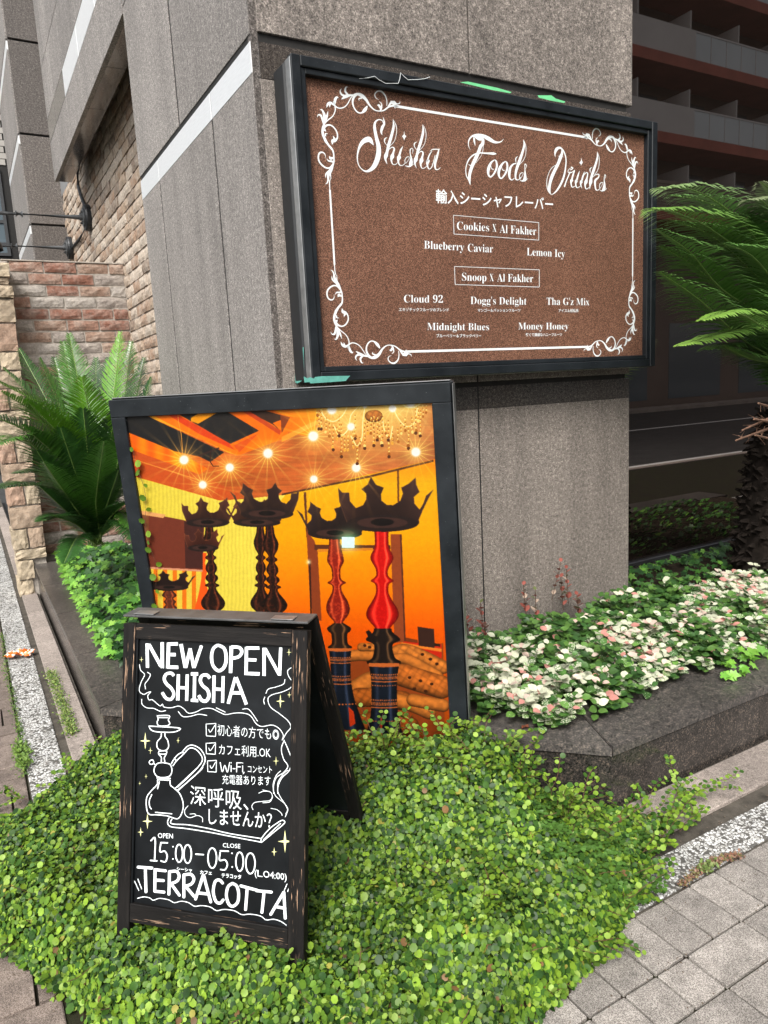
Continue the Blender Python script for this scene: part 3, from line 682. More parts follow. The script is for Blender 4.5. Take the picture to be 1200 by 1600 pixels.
FO = [[(200, 395, 3), (170, 320, 12), (178, 240, 18), (225, 180, 26), (310, 165, 50), (400, 175, 50), (480, 215, 60), (560, 262, 44), (620, 275, 28), (680, 262, 14), (720, 220, 3)],
 [(255, 200, 20), (262, 260, 26), (276, 330, 3)], [(290, 180, 60), (340, 215, 60), (395, 230, 40), (390, 300, 50), (362, 330, 48), (325, 430, 50), (275, 540, 56), (225, 650, 50), (190, 770, 44), (185, 860, 36), (198, 940, 4)],
 [(185, 880, 16), (140, 800, 14), (128, 700, 13), (145, 610, 15), (185, 530, 20), (250, 470, 20), (340, 440, 18), (450, 445, 24), (560, 450, 38), (610, 455, 3)], [(555, 422, 2), (575, 455, 20)],
 [(400, 320, 8), (395, 400, 7), (370, 480, 6), (320, 550, 5), (290, 595, 5)], [(175, 620, 10), (195, 636, 8), (215, 620, 8)],
 [(580, 545, 12), (525, 590, 30), (485, 680, 46), (480, 770, 30), (515, 815, 22), (570, 760, 26), (612, 660, 30), (605, 575, 26), (580, 545, 12)], [(518, 625, 5), (530, 680, 10), (560, 700, 14)],
 [(745, 570, 12), (695, 615, 30), (650, 700, 42), (645, 790, 30), (680, 838, 20), (735, 780, 26), (775, 690, 30), (772, 600, 26), (745, 570, 12)], [(688, 650, 5), (700, 700, 10), (730, 715, 14)],
 [(915, 605, 12), (870, 615, 22), (825, 670, 34), (808, 760, 40), (815, 835, 24), (850, 862, 14), (885, 835, 10)], [(1028, 230, 3), (1040, 320, 26), (1010, 440, 36), (965, 570, 44), (925, 680, 40), (905, 780, 30), (912, 850, 20), (950, 858, 12), (985, 820, 9)],
 [(1035, 240, 3), (1065, 330, 9), (1065, 450, 8), (1030, 550, 8), (965, 625, 7)], [(940, 490, 4), (908, 530, 16), (915, 600, 6)],
 [(975, 850, 10), (965, 800, 10), (990, 755, 12), (1025, 752, 7), (1015, 790, 6), (975, 850, 8)], [(1050, 615, 10), (1052, 700, 12), (1055, 780, 30), (1050, 850, 50), (1010, 878, 18), (975, 862, 8)], [(1055, 612, 14), (1078, 640, 8), (1060, 690, 4)], [(1050, 882, 10), (1100, 838, 5)]]
DR = [[(248, 282, 2), (242, 220, 24), (265, 150, 50), (310, 118, 40), (360, 140, 26), (400, 200, 20), (428, 300, 18), (425, 430, 20), (395, 600, 30), (340, 740, 34), (270, 850, 26), (205, 908, 12), (165, 905, 10), (120, 840, 14), (102, 740, 12), (108, 640, 10), (150, 520, 9), (200, 450, 10), (255, 415, 8)],
 [(365, 150, 24), (362, 210, 36), (340, 270, 52), (300, 380, 50), (240, 500, 52), (190, 610, 54), (155, 730, 46), (145, 830, 40), (165, 905, 8)], [(300, 262, 4), (335, 265, 24), (382, 275, 4)],
 [(405, 780, 24), (430, 700, 18), (470, 600, 18), (500, 530, 14)], [(525, 495, 6), (495, 475, 10), (465, 510, 9), (475, 545, 12), (520, 540, 14), (580, 500, 8)], [(520, 450, 24), (545, 470, 20), (500, 500, 6)],
 [(575, 510, 16), (550, 580, 26), (530, 655, 28), (527, 668, 54), (515, 720, 24), (535, 790, 16), (590, 770, 8)], [(660, 515, 5), (635, 590, 26), (612, 670, 30), (607, 682, 54), (595, 730, 24), (615, 800, 14), (680, 770, 8)],
 [(745, 525, 5), (720, 600, 26), (698, 680, 28), (694, 692, 54), (680, 740, 24), (702, 810, 5)], [(720, 600, 10), (770, 545, 12), (800, 560, 18), (785, 640, 26), (770, 700, 54), (755, 760, 24), (775, 822, 14), (830, 790, 8)],
 [(962, 185, 2), (965, 280, 26), (935, 400, 36), (895, 520, 44), (862, 620, 40), (850, 705, 54), (840, 760, 26), (835, 825, 3)], [(968, 190, 3), (995, 290, 9), (992, 420, 8), (960, 520, 7), (915, 575, 6)], [(878, 445, 3), (840, 480, 15), (845, 540, 7)],
 [(885, 620, 8), (930, 580, 12), (985, 570, 14), (985, 620, 20), (930, 675, 36), (925, 750, 26), (940, 830, 20), (975, 840, 12), (1010, 805, 8)], [(1005, 820, 10), (1000, 760, 10), (1025, 715, 12), (1055, 715, 7), (1045, 755, 6), (1000, 820, 8)], [(1090, 580, 10), (1080, 660, 12), (1085, 740, 30), (1075, 820, 50), (1040, 855, 16), (1005, 835, 8)], [(1092, 575, 14), (1108, 605, 8), (1090, 650, 4)], [(1075, 855, 10), (1125, 810, 5)]]
letter('white script word Shisha', lambda mb: (strokes(mb, sb, TS, SH), patch(mb, sb, [TS(p) for p in ((653, 238), (660, 285), (680, 303), (662, 325), (652, 355), (642, 325), (625, 303), (646, 285))])))
letter('white script word Foods', lambda mb: strokes(mb, sb, TF, FO))
letter('white script word Drinks', lambda mb: (strokes(mb, sb, TD, DR), patch(mb, sb, [TD(p) for p in ((692, 285), (700, 335), (716, 370), (700, 395), (685, 425), (680, 395), (655, 375), (682, 345))])))
# corner scrolls: measured at the top left, mirrored to the other corners of the sign
ORN = [([(620, 262, 0)], 0)]
orn_o = [[(1060, 335, 10), (1000, 322, 22), (940, 335, 22), (880, 378, 16), (820, 388, 12), (760, 372, 14), (700, 315, 22), (655, 245, 34), (600, 195, 44), (550, 175, 32), (505, 182, 14), (465, 225, 12), (420, 305, 13), (370, 345, 15), (310, 350, 14), (265, 318, 16), (250, 270, 20)],
 [(560, 180, 10), (510, 205, 30), (488, 270, 22), (505, 345, 16), (550, 402, 16), (600, 410, 18), (640, 375, 44), (668, 330, 20)], [(600, 225, 20), (565, 235, 14), (572, 260, 2)],
 [(815, 245, 2), (780, 225, 10), (765, 180, 13), (800, 140, 20), (850, 145, 22), (895, 195, 16), (915, 260, 12), (915, 320, 8)], [(825, 272, 8), (850, 300, 12), (845, 350, 24), (830, 380, 8)], [(795, 320, 4), (815, 315, 26), (845, 370, 18)],
 [(960, 262, 4), (1000, 285, 52), (1040, 300, 16), (1075, 290, 12), (1078, 265, 3)], [(930, 330, 8), (970, 285, 30), (1015, 262, 4)], [(1000, 310, 20), (1020, 355, 4)],
 [(505, 185, 10), (455, 192, 26), (400, 205, 44), (350, 240, 8)], [(430, 185, 20), (395, 140, 24), (405, 90, 18), (428, 88, 3)], [(400, 205, 30), (350, 180, 22), (332, 140, 16), (348, 108, 3)],
 [(262, 300, 22), (270, 245, 34), (290, 215, 26), (310, 225, 4)], [(258, 318, 14), (215, 285, 28), (180, 300, 32), (162, 345, 3)], [(205, 300, 30), (200, 340, 4)],
 [(265, 315, 14), (270, 380, 13), (240, 450, 13), (180, 500, 14), (140, 540, 18), (118, 590, 26), (112, 650, 30), (128, 710, 30), (170, 790, 26), (230, 870, 18)],
 [(125, 560, 16), (140, 480, 40), (125, 410, 26), (100, 370, 16), (78, 375, 3)], [(120, 540, 14), (95, 450, 24), (60, 435, 16), (45, 465, 3)], [(140, 540, 10), (165, 460, 26), (180, 390, 4)],
 [(115, 620, 30), (150, 575, 28), (200, 562, 18), (250, 590, 16), (290, 650, 16), (298, 715, 18), (270, 760, 30), (240, 760, 44), (233, 808, 3)], [(245, 700, 6), (262, 740, 30)], [(135, 620, 30), (155, 645, 3)], [(150, 700, 12), (148, 672, 16), (180, 672, 3)]]
orn_2 = [[(230, 170, 20), (265, 290, 40), (350, 400, 40), (430, 490, 38), (465, 580, 34), (475, 680, 30), (475, 790, 32), (440, 880, 50), (385, 990, 60), (345, 1110, 62), (340, 1220, 34), (315, 1290, 26), (272, 1315, 4)],
 [(440, 870, 40), (380, 930, 36), (300, 935, 34), (210, 880, 36), (135, 790, 36), (110, 690, 36), (130, 600, 40), (185, 568, 36), (245, 590, 24), (278, 650, 14), (282, 715, 3)], [(470, 800, 30), (420, 780, 44), (350, 770, 30), (308, 715, 4)], [(460, 700, 40), (400, 710, 66), (365, 660, 6)],
 [(350, 1000, 20), (290, 1080, 36), (280, 1165, 4)], [(470, 860, 10), (440, 970, 20), (400, 1060, 20), (398, 1130, 20), (415, 1195, 3)], [(400, 1180, 10), (375, 1250, 22), (378, 1400, 20), (385, 1560, 18)]]
def scroll(mx, mz):
    def fn(mb):
        t = MB(); strokes(t, sb, TO, orn_o, 4); strokes(t, sb, TO2, orn_2, 4)
        cx, cz = (FX0+FX1)/2+.004, (FZ0+FZ1)/2-.0
        for v in t.v: pass
        V = [((2*cx-v[0]) if mx else v[0], v[1], (2*cz-v[2]) if mz else v[2]) for v in t.v]
        mb.add(V, [f[::-1] for f in t.f] if mx != mz else t.f)
    return fn
for mx in (0, 1):
    for mz in (0, 1): letter('white leafy corner scroll', scroll(mx, mz), 'corner_scroll')
def rules(mb):
    a = on(*TO((1150, 348)), 1, FY); b_ = on(*TO2((380, 1450)), 1, FY); cx, cz = (FX0+FX1)/2+.004, (FZ0+FZ1)/2
    h = .0045; y = FY-.0008; X0_, X1_ = a[0]-.05, 2*cx-a[0]+.05; Z1_, Z0_ = b_[2], 2*cz-b_[2]
    for zz in (a[2], 2*cz-a[2]): mb.add([(X0_, y, zz-h), (X1_, y, zz-h), (X1_, y, zz+h), (X0_, y, zz+h)], [(0, 1, 2, 3)])
    for xx in (b_[0], 2*cx-b_[0]): mb.add([(xx-h*.8, y, Z0_), (xx+h*.8, y, Z0_), (xx+h*.8, y, Z1_), (xx-h*.8, y, Z1_)], [(0, 1, 2, 3)])
letter('thin white border lines', rules, 'border_line')
TM = crop(620, 280, 3.75)
def t_(body, x0, y0, x1, y1, cap, off=0.0, sf=True):
    letter('white print reading '+('the heading line' if not sf else 'a menu line'), lambda mb: text(mb, sb, serif(body) if sf else body, TM((x0, y0)), TM((x1, y1)), cap/3.75, off))
t_('輸入シーシャフレーバー', 229, 132, 915, 178, 62, .012, False)
t_('Cookies', 352, 296, 541, 306, 50, -.009); t_('X', 560, 308, 584, 309, 48, -.014); t_('Al Fakher', 603, 314, 817, 328, 50, -.009)
t_('Blueberry', 160, 406, 394, 420, 48, -.009); t_('Caviar', 416, 424, 564, 430, 48, -.009)
t_('Lemon Icy', 762, 446, 985, 458, 46, -.009)
t_('Snoop', 382, 594, 525, 598, 48, -.009); t_('X', 544, 598, 568, 598, 46, -.014); t_('Al Fakher', 588, 600, 799, 604, 48, -.009)
t_('Cloud 92', 42, 722, 270, 724, 46, -.009); t_("Dogg's Delight", 432, 732, 760, 736, 46, -.009); t_("Tha G'z Mix", 878, 736, 1128, 739, 44, -.009)
t_('Midnight Blues', 178, 884, 540, 885, 44, -.009); t_('Money Honey', 712, 881, 1006, 880, 42, -.009)
t_('エキゾチックフルーツのブレンド', 12, 772, 305, 774, 16, .012, False); t_('マンゴー＆パッションフルーツ', 474, 776, 724, 776, 15, .012, False); t_('アイス＆柑橘系', 948, 778, 1065, 778, 15, .012, False)
t_('ブルーベリー＆ブラックベリー', 232, 926, 495, 926, 16, .012, False); t_('軽くて繊細なハニーフルーツ', 756, 920, 968, 918, 15, .012, False)
def boxes(mb):
    for q in (((332, 211), (832, 254), (832, 357), (335, 321)), ((338, 511), (835, 531), (835, 632), (342, 617))):
        q = [TM(p) for p in q]
        for i in range(4): ribbon(mb, sb, [q[i], q[(i+1) % 4]], .75, n=1, cap=False)
letter('two thin white boxes', boxes, 'border_box')
# chipped paint showing green, and a loose thread
TEAL = plain('teal_primer', (.11, .37, .31), .7, .25, 40); GRN = plain('green_tape', (.16, .60, .27), .6, .15, 30)
fb = Board((2, SY, 2), (0, -1, 0), ms, TEAL); TC5 = crop(420, 520, 3.158)
def tl_(mb):
    patch(mb, fb, [TC5(p) for p in ((172, 215), (176, 245), (202, 243), (206, 250), (262, 246), (380, 238), (392, 222), (402, 212), (330, 213), (262, 214), (228, 218), (222, 226), (205, 219), (190, 224))])
letter('teal patch where the black paint has chipped off', tl_, 'chipped_patch', TEAL, fb)
mb = MB(); _p = [on(*TC5(p), 0, SX0-.0025) for p in ((128, 150), (150, 125), (160, 75), (172, 70), (172, 120), (176, 210), (160, 240), (140, 250), (130, 245))]
mb.add(_p, [tuple(range(len(_p)))]); obj('chipped_patch', mb, TEAL, ms)
def gt(mb):
    T = crop(380, 60, 1.7647)
    patch(mb, fb, [T(p) for p in ((598, 121), (620, 119), (700, 136), (740, 148), (736, 151), (690, 143), (640, 131))])
def gt2(mb):
    T = crop(380, 60, 1.7647); patch(mb, fb, [T(p) for p in ((812, 157), (850, 157), (862, 166), (888, 174), (885, 178), (850, 172), (815, 163))])
letter('longer sliver of bright green tape on the top edge', gt, 'tape_remnant', GRN, fb); letter('stub of bright green tape on the top edge', gt2, 'tape_remnant', GRN, fb)
T = crop(480, 100, 4.2857); mb = MB()
mb.tube([on(*T(p), 1, SY-.004) for p in ((350, 98), (400, 94), (452, 82), (480, 105), (525, 130), (610, 130), (620, 100), (626, 58), (650, 85), (675, 106), (740, 104), (790, 98), (822, 86))], .0009, 5); obj('loose_thread', mb, WHITE_V, ms)
for x_ in (SX0+.35, SX1-.35):
    mb = MB(); mb.box(x_, x_+.05, 2.52, 2.652, SZ1-.012, SZ1+.012, .002); obj('mounting_bracket', mb, BLK2, ms)
# ================================================================ chalkboard A-sign
def _wood():
    b = NB('dark_worn_wood'); c = b.co((1, 1, 1)); cs = b.co((1, 1, 1), 'UV')
    g = b.noise(b.co((70, 70, 6), 'UV'), 1.0, 4, .65)
    base = b.ramp(g, [(.3, (.0025, .002, .002)), (.55, (.007, .006, .0055)), (.75, (.016, .0135, .012))])
    chip = b.math('MULTIPLY', b.ramp(b.noise(b.co((220, 220, 9), 'UV'), 1.0, 3, .6), [(.60, 0), (.63, 1)]), b.ramp(b.noise(b.co((9, 9, 4), 'UV'), 1.0, 3, .6), [(.50, 0), (.62, 1)]))
    col = b.mix(chip, base, (.50, .32, .21)); b.bump(g, .6, .003); return b.set(col, .7, .22)
WOOD = _wood()
def wood_box(o, a, b_, c, ch=.0015):
    """box along c (its length) with uv = (across, depth, along)"""
    mb = MB(); mb.obox(o, a, b_, c, ch); return mb
def put_wood(nm, o, a, b_, c, par, mat=None, ch=.0015):
    o, a, b_, c = [np.array(q, float) for q in (o, a, b_, c)]
    mb = wood_box(o, a, b_, c, ch); ob = obj(nm, mb, mat or WOOD, par)
    me = ob.data; uv = me.uv_layers.new(name='UVMap'); q0 = random.uniform(0, 9)
    ua, ub, uc = [q/np.linalg.norm(q) for q in (a, b_, c)]; V = np.array(mb.v)-o
    for p in me.polygons:
        n = np.array(p.normal); k = abs(n @ ub) > .6
        for li in p.loop_indices:
            v = V[me.loops[li].vertex_index]; uv.data[li].uv = ((v @ (ua if k else ub))+q0, v @ uc+q0*3)
    return ob
WOOD.node_tree.nodes  # uv z is always 0, so remap: x = across, y = along
for n_ in WOOD.node_tree.nodes:
    if n_.type == 'MAPPING':
        s_ = n_.inputs['Scale'].default_value
        if s_[2] != 1: n_.inputs['Scale'].default_value = (s_[0], s_[2], 1)
def unit(v): v = np.array(v, float); return v/np.linalg.norm(v)
kk = (EYE-.10)/(EYE-.02)
def _sc(p): return CAMP+kk*(vec(*p)-CAMP)
TL_, TR_, BL_ = _sc((.312, 2.076, .898)), _sc((.713, 1.67, .898)), _sc((.171, 1.937, .02))
eA = unit(TR_-TL_); dA = unit(BL_-TL_); dA = unit(dA-eA*(dA @ eA)); nA = unit(np.cross(eA, dA)); nA = nA if nA @ (CAMP-TL_) > 0 else -nA
WA = .523; TH = .026; HB = (TL_[2]-0.0)/(-dA[2])
ab = thing('chalkboard_sign', 'black A-frame chalkboard with white chalk lettering standing in the green creeper', 'chalkboard', tuple((TL_+TR_)/2*vec(1, 1, 0)))
def A(u, v, w=0.0): return TL_+eA*u+dA*v+nA*w      # u across, v down, w towards the viewer
SW, SW2 = .037, .042
put_wood('leg', A(0, .012, -TH), eA*SW, nA*TH, dA*(HB-.012), ab); put_wood('leg', A(WA-SW2, .012, -TH), eA*SW2, nA*TH, dA*(HB-.012), ab)
R1 = .012; RT = .052; VB = .735; RB = .048
put_wood('rail', A(SW+.0005, R1, -TH+.003), dA*(RT-R1), nA*(TH-.004), eA*(WA-SW-SW2-.001), ab)
put_wood('rail', A(SW+.0005, VB, -TH+.003), dA*RB, nA*(TH-.004), eA*(WA-SW-SW2-.001), ab)
SLATE = NB('chalkboard_black'); _c = SLATE.co(); _n = SLATE.noise(_c, 5, 5, .6)
SLATE.set(SLATE.ramp(_n, [(.3, (.003, .0037, .0045)), (.55, (.006, .0075, .009)), (.72, (.014, .017, .020))]), SLATE.ramp(_n, [(.3, .4), (.7, .55)]), .22); SLATE = SLATE.m
mb = MB(); mb.obox(A(SW-.004, RT-.004, -TH+.006), eA*(WA-SW-SW2+.008), dA*(VB-RT+.008), nA*.009); pan = obj('board_panel', mb, SLATE, ab)
mbw = MB(); mbw.obox(A(SW, RT+.0003, -TH+.0151), eA*.006, dA*(VB-RT), nA*.007, .001)
obj('bead', mbw, SLATE, ab)
# hinge cap, rear frame
back = unit(vec(-nA[0], -nA[1], 0))
dR = unit(back*.36+vec(0, 0, -1)); nR = unit(np.cross(eA, dR)); nR = nR if nR @ back > 0 else -nR
put_wood('top_cap', A(-.001, -.004, .001), back*.068, vec(0, 0, .006), eA*(WA+.002), ab, plain('cap_grey_wood', (.075, .075, .075), .4, .4, 18))
R0 = A(0, 0, 0)+back*.052-vec(0, 0, .0); HR = (R0[2])/(-dR[2])
def Rr(u, v, w=0.0): return R0+eA*u+dR*v+nR*w
put_wood('rear_leg', Rr(0, .004, 0), eA*.038, nR*.022, dR*(HR-.004), ab); put_wood('rear_leg', Rr(WA-.038, .004, 0), eA*.038, nR*.022, dR*(HR-.004), ab)
put_wood('rear_rail', Rr(.039, .008, 0), dR*.04, nR*.02, eA*(WA-.078), ab); put_wood('rear_rail', Rr(.039, VB, 0), dR*.045, nR*.02, eA*(WA-.078), ab)
mb = MB(); mb.obox(Rr(.036, .046, .004), eA*(WA-.072), dR*(VB-.04), nR*.006); obj('rear_panel', mb, SLATE, ab)
for u in (.03, WA-.10):
    mb = MB(); mb.obox(A(u, -.0065, -.002)+vec(0, 0, .0058), eA*.06, back*.03, vec(0, 0, .0022), .0006); obj('hinge', mb, ALU, ab)
# ---- chalk marks
CHK = NB('white_paint_marker'); _c = CHK.co((1, 1, 1)); CHK.set(CHK.ramp(CHK.noise(_c, 60, 4, .7), [(.25, (.62, .68, .70)), (.5, (.84, .90, .92))]), .7, .2); CHK = CHK.m
CHY = plain('yellow_paint_marker', (.80, .80, .38), .7, .15, 50)
cb = Board(A(.1, .1, -TH+.015), nA, pan, CHK)
TE, TG, TH7 = crop(200, 990, 4.4444), crop(200, 1200, 4.4444), crop(170, 940, 2.6667)
rr = random.Random(5)
def brush(mb, pts, w, T, k=3, n=5):
    """a stroke filled in with several passes of a paint marker"""
    P_ = [T(p) for p in pts]; w = w/4.4444
    for i in range(k):
        o_ = ((i+.5)/k-.5)*w*1.0
        ribbon(mb, cb, [(x+rr.uniform(-.18, .18), y+rr.uniform(-.18, .18)) for x, y in P_], w/k*rr.uniform(.84, 1.0), n=n, off=o_+rr.uniform(-.1, .1))
def L(mb, T, segs, w, k=3):
    for s_ in segs:
        if len(s_) == 2: brush(mb, s_, w, T, k, 1)
        else: brush(mb, s_, w, T, k)
def head(mb):
    L(mb, TE, [[(132, 70), (135, 235)], [(145, 75), (228, 225)], [(238, 62), (238, 238)], [(282, 66), (276, 238)], [(278, 72), (345, 70)], [(276, 146), (330, 146)], [(276, 232), (348, 234)],
               [(368, 75), (398, 235)], [(432, 105), (400, 235)], [(432, 105), (456, 235)], [(510, 85), (458, 235)],
               [(625, 78), (592, 105), (580, 165), (592, 225), (630, 258), (668, 232), (682, 170), (668, 105), (625, 78)],
               [(718, 88), (712, 272)], [(720, 92), (772, 96), (790, 125), (770, 160), (722, 172)], [(822, 95), (820, 285)], [(822, 100), (910, 100)], [(822, 182), (890, 184)], [(820, 276), (912, 280)],
               [(945, 100), (945, 292)], [(952, 105), (1050, 285)], [(1060, 98), (1052, 290)]], 23, 3)
def shi(mb):
    L(mb, TE, [[(318, 292), (300, 275), (265, 282), (252, 315), (268, 350), (300, 380), (318, 420), (300, 455), (265, 450), (238, 410)],
               [(350, 285), (345, 462)], [(412, 285), (408, 465)], [(350, 375), (410, 378)], [(438, 280), (485, 280)], [(462, 282), (460, 462)], [(438, 462), (485, 465)],
               [(568, 310), (548, 288), (515, 292), (502, 325), (518, 360), (552, 392), (562, 435), (542, 468), (512, 462), (492, 430)],
               [(598, 292), (594, 478)], [(660, 298), (656, 478)], [(598, 385), (658, 388)], [(745, 305), (696, 485)], [(752, 305), (822, 490)], [(722, 410), (792, 412)]], 22, 3)
letter('words NEW OPEN in filled-in white capitals', head, bd=cb); letter('word SHISHA in filled-in white capitals', shi, bd=cb)
def line(lst, w, nm, label, T=TE, mat=None, n=6):
    if nm == 'smoke_line' and len(lst) > 1:
        for s_ in lst: line([s_], w, nm, label, T, mat, n)
        return
    def fn(mb):
        for s_ in lst: ribbon(mb, cb, [T(p) for p in s_], w*.68/4.4444, n=(1 if len(s_) == 2 else n))
    return letter(label, fn, nm, mat, cb)
line([[(80, 215), (88, 255), (115, 285), (92, 335), (78, 395), (108, 422), (135, 410), (158, 405), (138, 430), (145, 460), (170, 460), (205, 490), (225, 502), (240, 490), (250, 510), (300, 515), (350, 503), (385, 520), (420, 552), (470, 545), (520, 522), (580, 520), (640, 548), (680, 562), (740, 552), (800, 552), (850, 570), (890, 625), (930, 645), (1000, 635), (1050, 660), (1078, 705), (1070, 740)],
      [(135, 268), (155, 285), (140, 320), (118, 350), (122, 385)], [(95, 455), (98, 490), (130, 515), (180, 520), (225, 540), (262, 535)], [(348, 540), (380, 575), (430, 575), (490, 560), (548, 568)], [(612, 515), (675, 545)], [(795, 525), (830, 522), (860, 550), (900, 608)],
      [(1158, 190), (1150, 225), (1110, 255), (1115, 295), (1140, 335), (1130, 375), (1070, 405), (1000, 425), (972, 455), (990, 510), (1050, 555), (1110, 605), (1130, 650), (1100, 690), (1075, 735)],
      [(1090, 318), (1080, 350), (1030, 370), (975, 385), (958, 415)], [(950, 440), (942, 465), (948, 490)]], 7, 'smoke_line', 'white drawn smoke curls around the heading')
line([[(1085, 740), (1065, 800), (1080, 870), (1110, 920), (1080, 965), (1030, 1000), (1010, 1060), (1012, 1110)]], 8, 'smoke_line', 'white drawn smoke trail on the right of the board')
line([[(1088, 750), (1118, 820), (1135, 880), (1120, 950), (1070, 1000), (1042, 1060), (1040, 1110)]], 8, 'smoke_line', 'white drawn smoke trail on the right of the board')
line([[(1012, 165), (1030, 200), (1085, 245), (1110, 285), (1100, 320), (1092, 340)], [(1040, 165), (1060, 205), (1090, 250), (1108, 290), (1095, 320)], [(1012, 165), (1008, 110), (1030, 50), (1060, 20)], [(1040, 165), (1042, 100), (1080, 40), (1110, 15)],
      [(908, 175), (940, 162), (985, 165), (1002, 195), (985, 225), (930, 232), (880, 240), (860, 265), (868, 290)], [(935, 152), (985, 165)], [(1005, 200), (985, 235), (935, 242)], [(992, 280), (1035, 290), (1065, 315), (1070, 330)], [(418, 262), (395, 290), (398, 325), (430, 345), (480, 330), (515, 345), (518, 375)], [(430, 320), (460, 318), (475, 330)]], 6, 'smoke_line', 'thin white smoke curls beside the lower writing', TG)
# drawn pipe
line([[(203, 570), (285, 570), (280, 600), (290, 625), (270, 640), (215, 640), (202, 615), (210, 595), (203, 570)], [(215, 583), (275, 583)], [(145, 642), (350, 655), (345, 675), (300, 685), (200, 682), (160, 668), (145, 642)],
      [(232, 690), (228, 720), (202, 755), (205, 795), (232, 812), (262, 810), (282, 785), (275, 740), (258, 715), (256, 688)], [(215, 815), (265, 815), (262, 835), (215, 835), (215, 815)], [(215, 840), (232, 862), (230, 890)], [(265, 838), (252, 862), (256, 890)],
      [(240, 895), (200, 905), (180, 950), (200, 990), (245, 1000), (290, 988), (305, 950), (290, 908), (240, 895)], [(155, 880), (172, 878), (178, 900), (158, 908), (147, 895), (155, 880)], [(178, 902), (195, 915)], [(200, 1002), (295, 1005)], [(205, 1015), (292, 1018)],
      [(300, 905), (322, 868), (350, 838), (380, 825), (382, 840), (340, 880), (312, 918)], [(322, 865), (338, 885)],
      [(372, 828), (410, 785), (450, 775), (500, 800), (532, 850), (530, 900), (490, 960), (420, 1025), (340, 1090)], [(385, 838), (420, 800), (450, 795), (485, 815), (515, 860), (510, 895), (470, 945), (405, 1010), (345, 1065)]], 10, 'pipe_drawing', 'white outline drawing of a water pipe with hose')
line([[(205, 85), (202, 115), (160, 160), (130, 205), (128, 270), (145, 320), (200, 325), (270, 332), (345, 352), (378, 300), (382, 240), (360, 180), (320, 140), (295, 120), (292, 85)], [(165, 185), (148, 225), (150, 265), (162, 285)], [(190, 308), (305, 318)], [(218, 95), (205, 145)],
      [(345, 160), (420, 90), (500, 20), (520, -5)], [(330, 140), (400, 75), (480, 0)], [(285, 345), (275, 380), (300, 408), (400, 420), (560, 445), (700, 472), (925, 515)], [(305, 355), (295, 378), (320, 390), (420, 395), (560, 420), (705, 455), (925, 490)],
      [(925, 518), (928, 488), (985, 420), (1055, 370), (1080, 365), (1085, 385), (1020, 440), (925, 518)], [(940, 500), (1000, 440), (1060, 385)]], 10, 'pipe_drawing', 'white outline of the pipe bowl and hose end', TG)
for (x, y, s_) in ((430-310, 745, 60), (155, 812, 26), (348, 742, 22), (93, 180, 22), (1118, 130, 28), (1058, 470, 48), (1120, 425, 24), (125, 992, 18), (82, 1040, 16), (1028, 885, 34)):
    def st_(mb, x=x, y=y, s_=s_):
        k_ = .22 if s_ > 40 else .16
        patch(mb, cb, [TE(p) for p in ((x, y-s_), (x+s_*k_*.5, y-s_*k_*.5), (x+s_*.62, y), (x+s_*k_*.5, y+s_*k_*.5), (x, y+s_), (x-s_*k_*.5, y+s_*k_*.5), (x-s_*.62, y), (x-s_*k_*.5, y-s_*k_*.5))])
    letter('pale yellow sparkle', st_, 'sparkle', CHY, cb)
for (x, y, s_) in ((135, 370, 56), (88, 445, 34), (1090, 510, 80), (1015, 582, 32)):
    def st_(mb, x=x, y=y, s_=s_):
        k_ = .22
        patch(mb, cb, [TG(p) for p in ((x, y-s_), (x+s_*k_*.5, y-s_*k_*.5), (x+s_*.62, y), (x+s_*k_*.5, y+s_*k_*.5), (x, y+s_), (x-s_*k_*.5, y+s_*k_*.5), (x-s_*.62, y), (x-s_*k_*.5, y-s_*k_*.5))])
    letter('pale yellow sparkle', st_, 'sparkle', CHY, cb)
def tick(x0, y0, x1, y1):
    return [[(x0, y0), (x1, y0-4)], [(x1, y0-4), (x1-2, y1+4)], [(x1-2, y1+4), (x0+2, y1)], [(x0+2, y1), (x0, y0)], [(x0+18, (y0+y1)/2-4), (x0+30, (y0+y1)/2+14), (x1-6, y0+8)]]
for q in ((542, 628, 610, 710), (542, 762, 608, 834), (552, 884, 614, 958)): line(tick(*q), 6.5, 'check_box', 'ticked check box')
def ct(body, T, x0, y0, x1, y1, cap, off=.0, sc=4.4444):
    letter('handwritten line of white writing', lambda mb: text(mb, cb, body, T((x0, y0)), T((x1, y1)), cap/sc, off), bd=cb)
ct('初心者の方でも◎', TE, 622, 700, 1048, 735, 60, -.008); ct('カフェ利用.OK', TE, 632, 835, 990, 858, 58, -.008)
line([[(640, 895), (655, 960), (672, 915), (690, 962), (706, 895)], [(716, 915), (716, 960)], [(716, 895), (717, 899)], [(728, 938), (745, 938)], [(756, 895), (754, 962)], [(756, 897), (788, 897)], [(756, 925), (782, 926)], [(796, 918), (796, 962)], [(796, 897), (797, 900)], [(806, 962), (800, 974)]], 8, 'lettering', 'handwritten word Wi-Fi')
ct('コンセント', TE, 832, 962, 1000, 968, 42, -.008); ct('充電器あります', TE, 655, 1040, 990, 1052, 52, -.006)
ct('深呼吸、', TG, 432, 243, 836, 285, 104, -.004); ct('しませんか？', TG, 560, 383, 1000, 415, 88, .0)
ct('OPEN', TG, 208, 485, 312, 490, 34, .004); ct('CLOSE', TG, 658, 550, 780, 558, 30, .004)
def oval(cx, cy, rx, ry): return [(cx+rx*math.cos(t), cy+ry*math.sin(t)) for t in np.linspace(-1.6, 4.68, 14)]
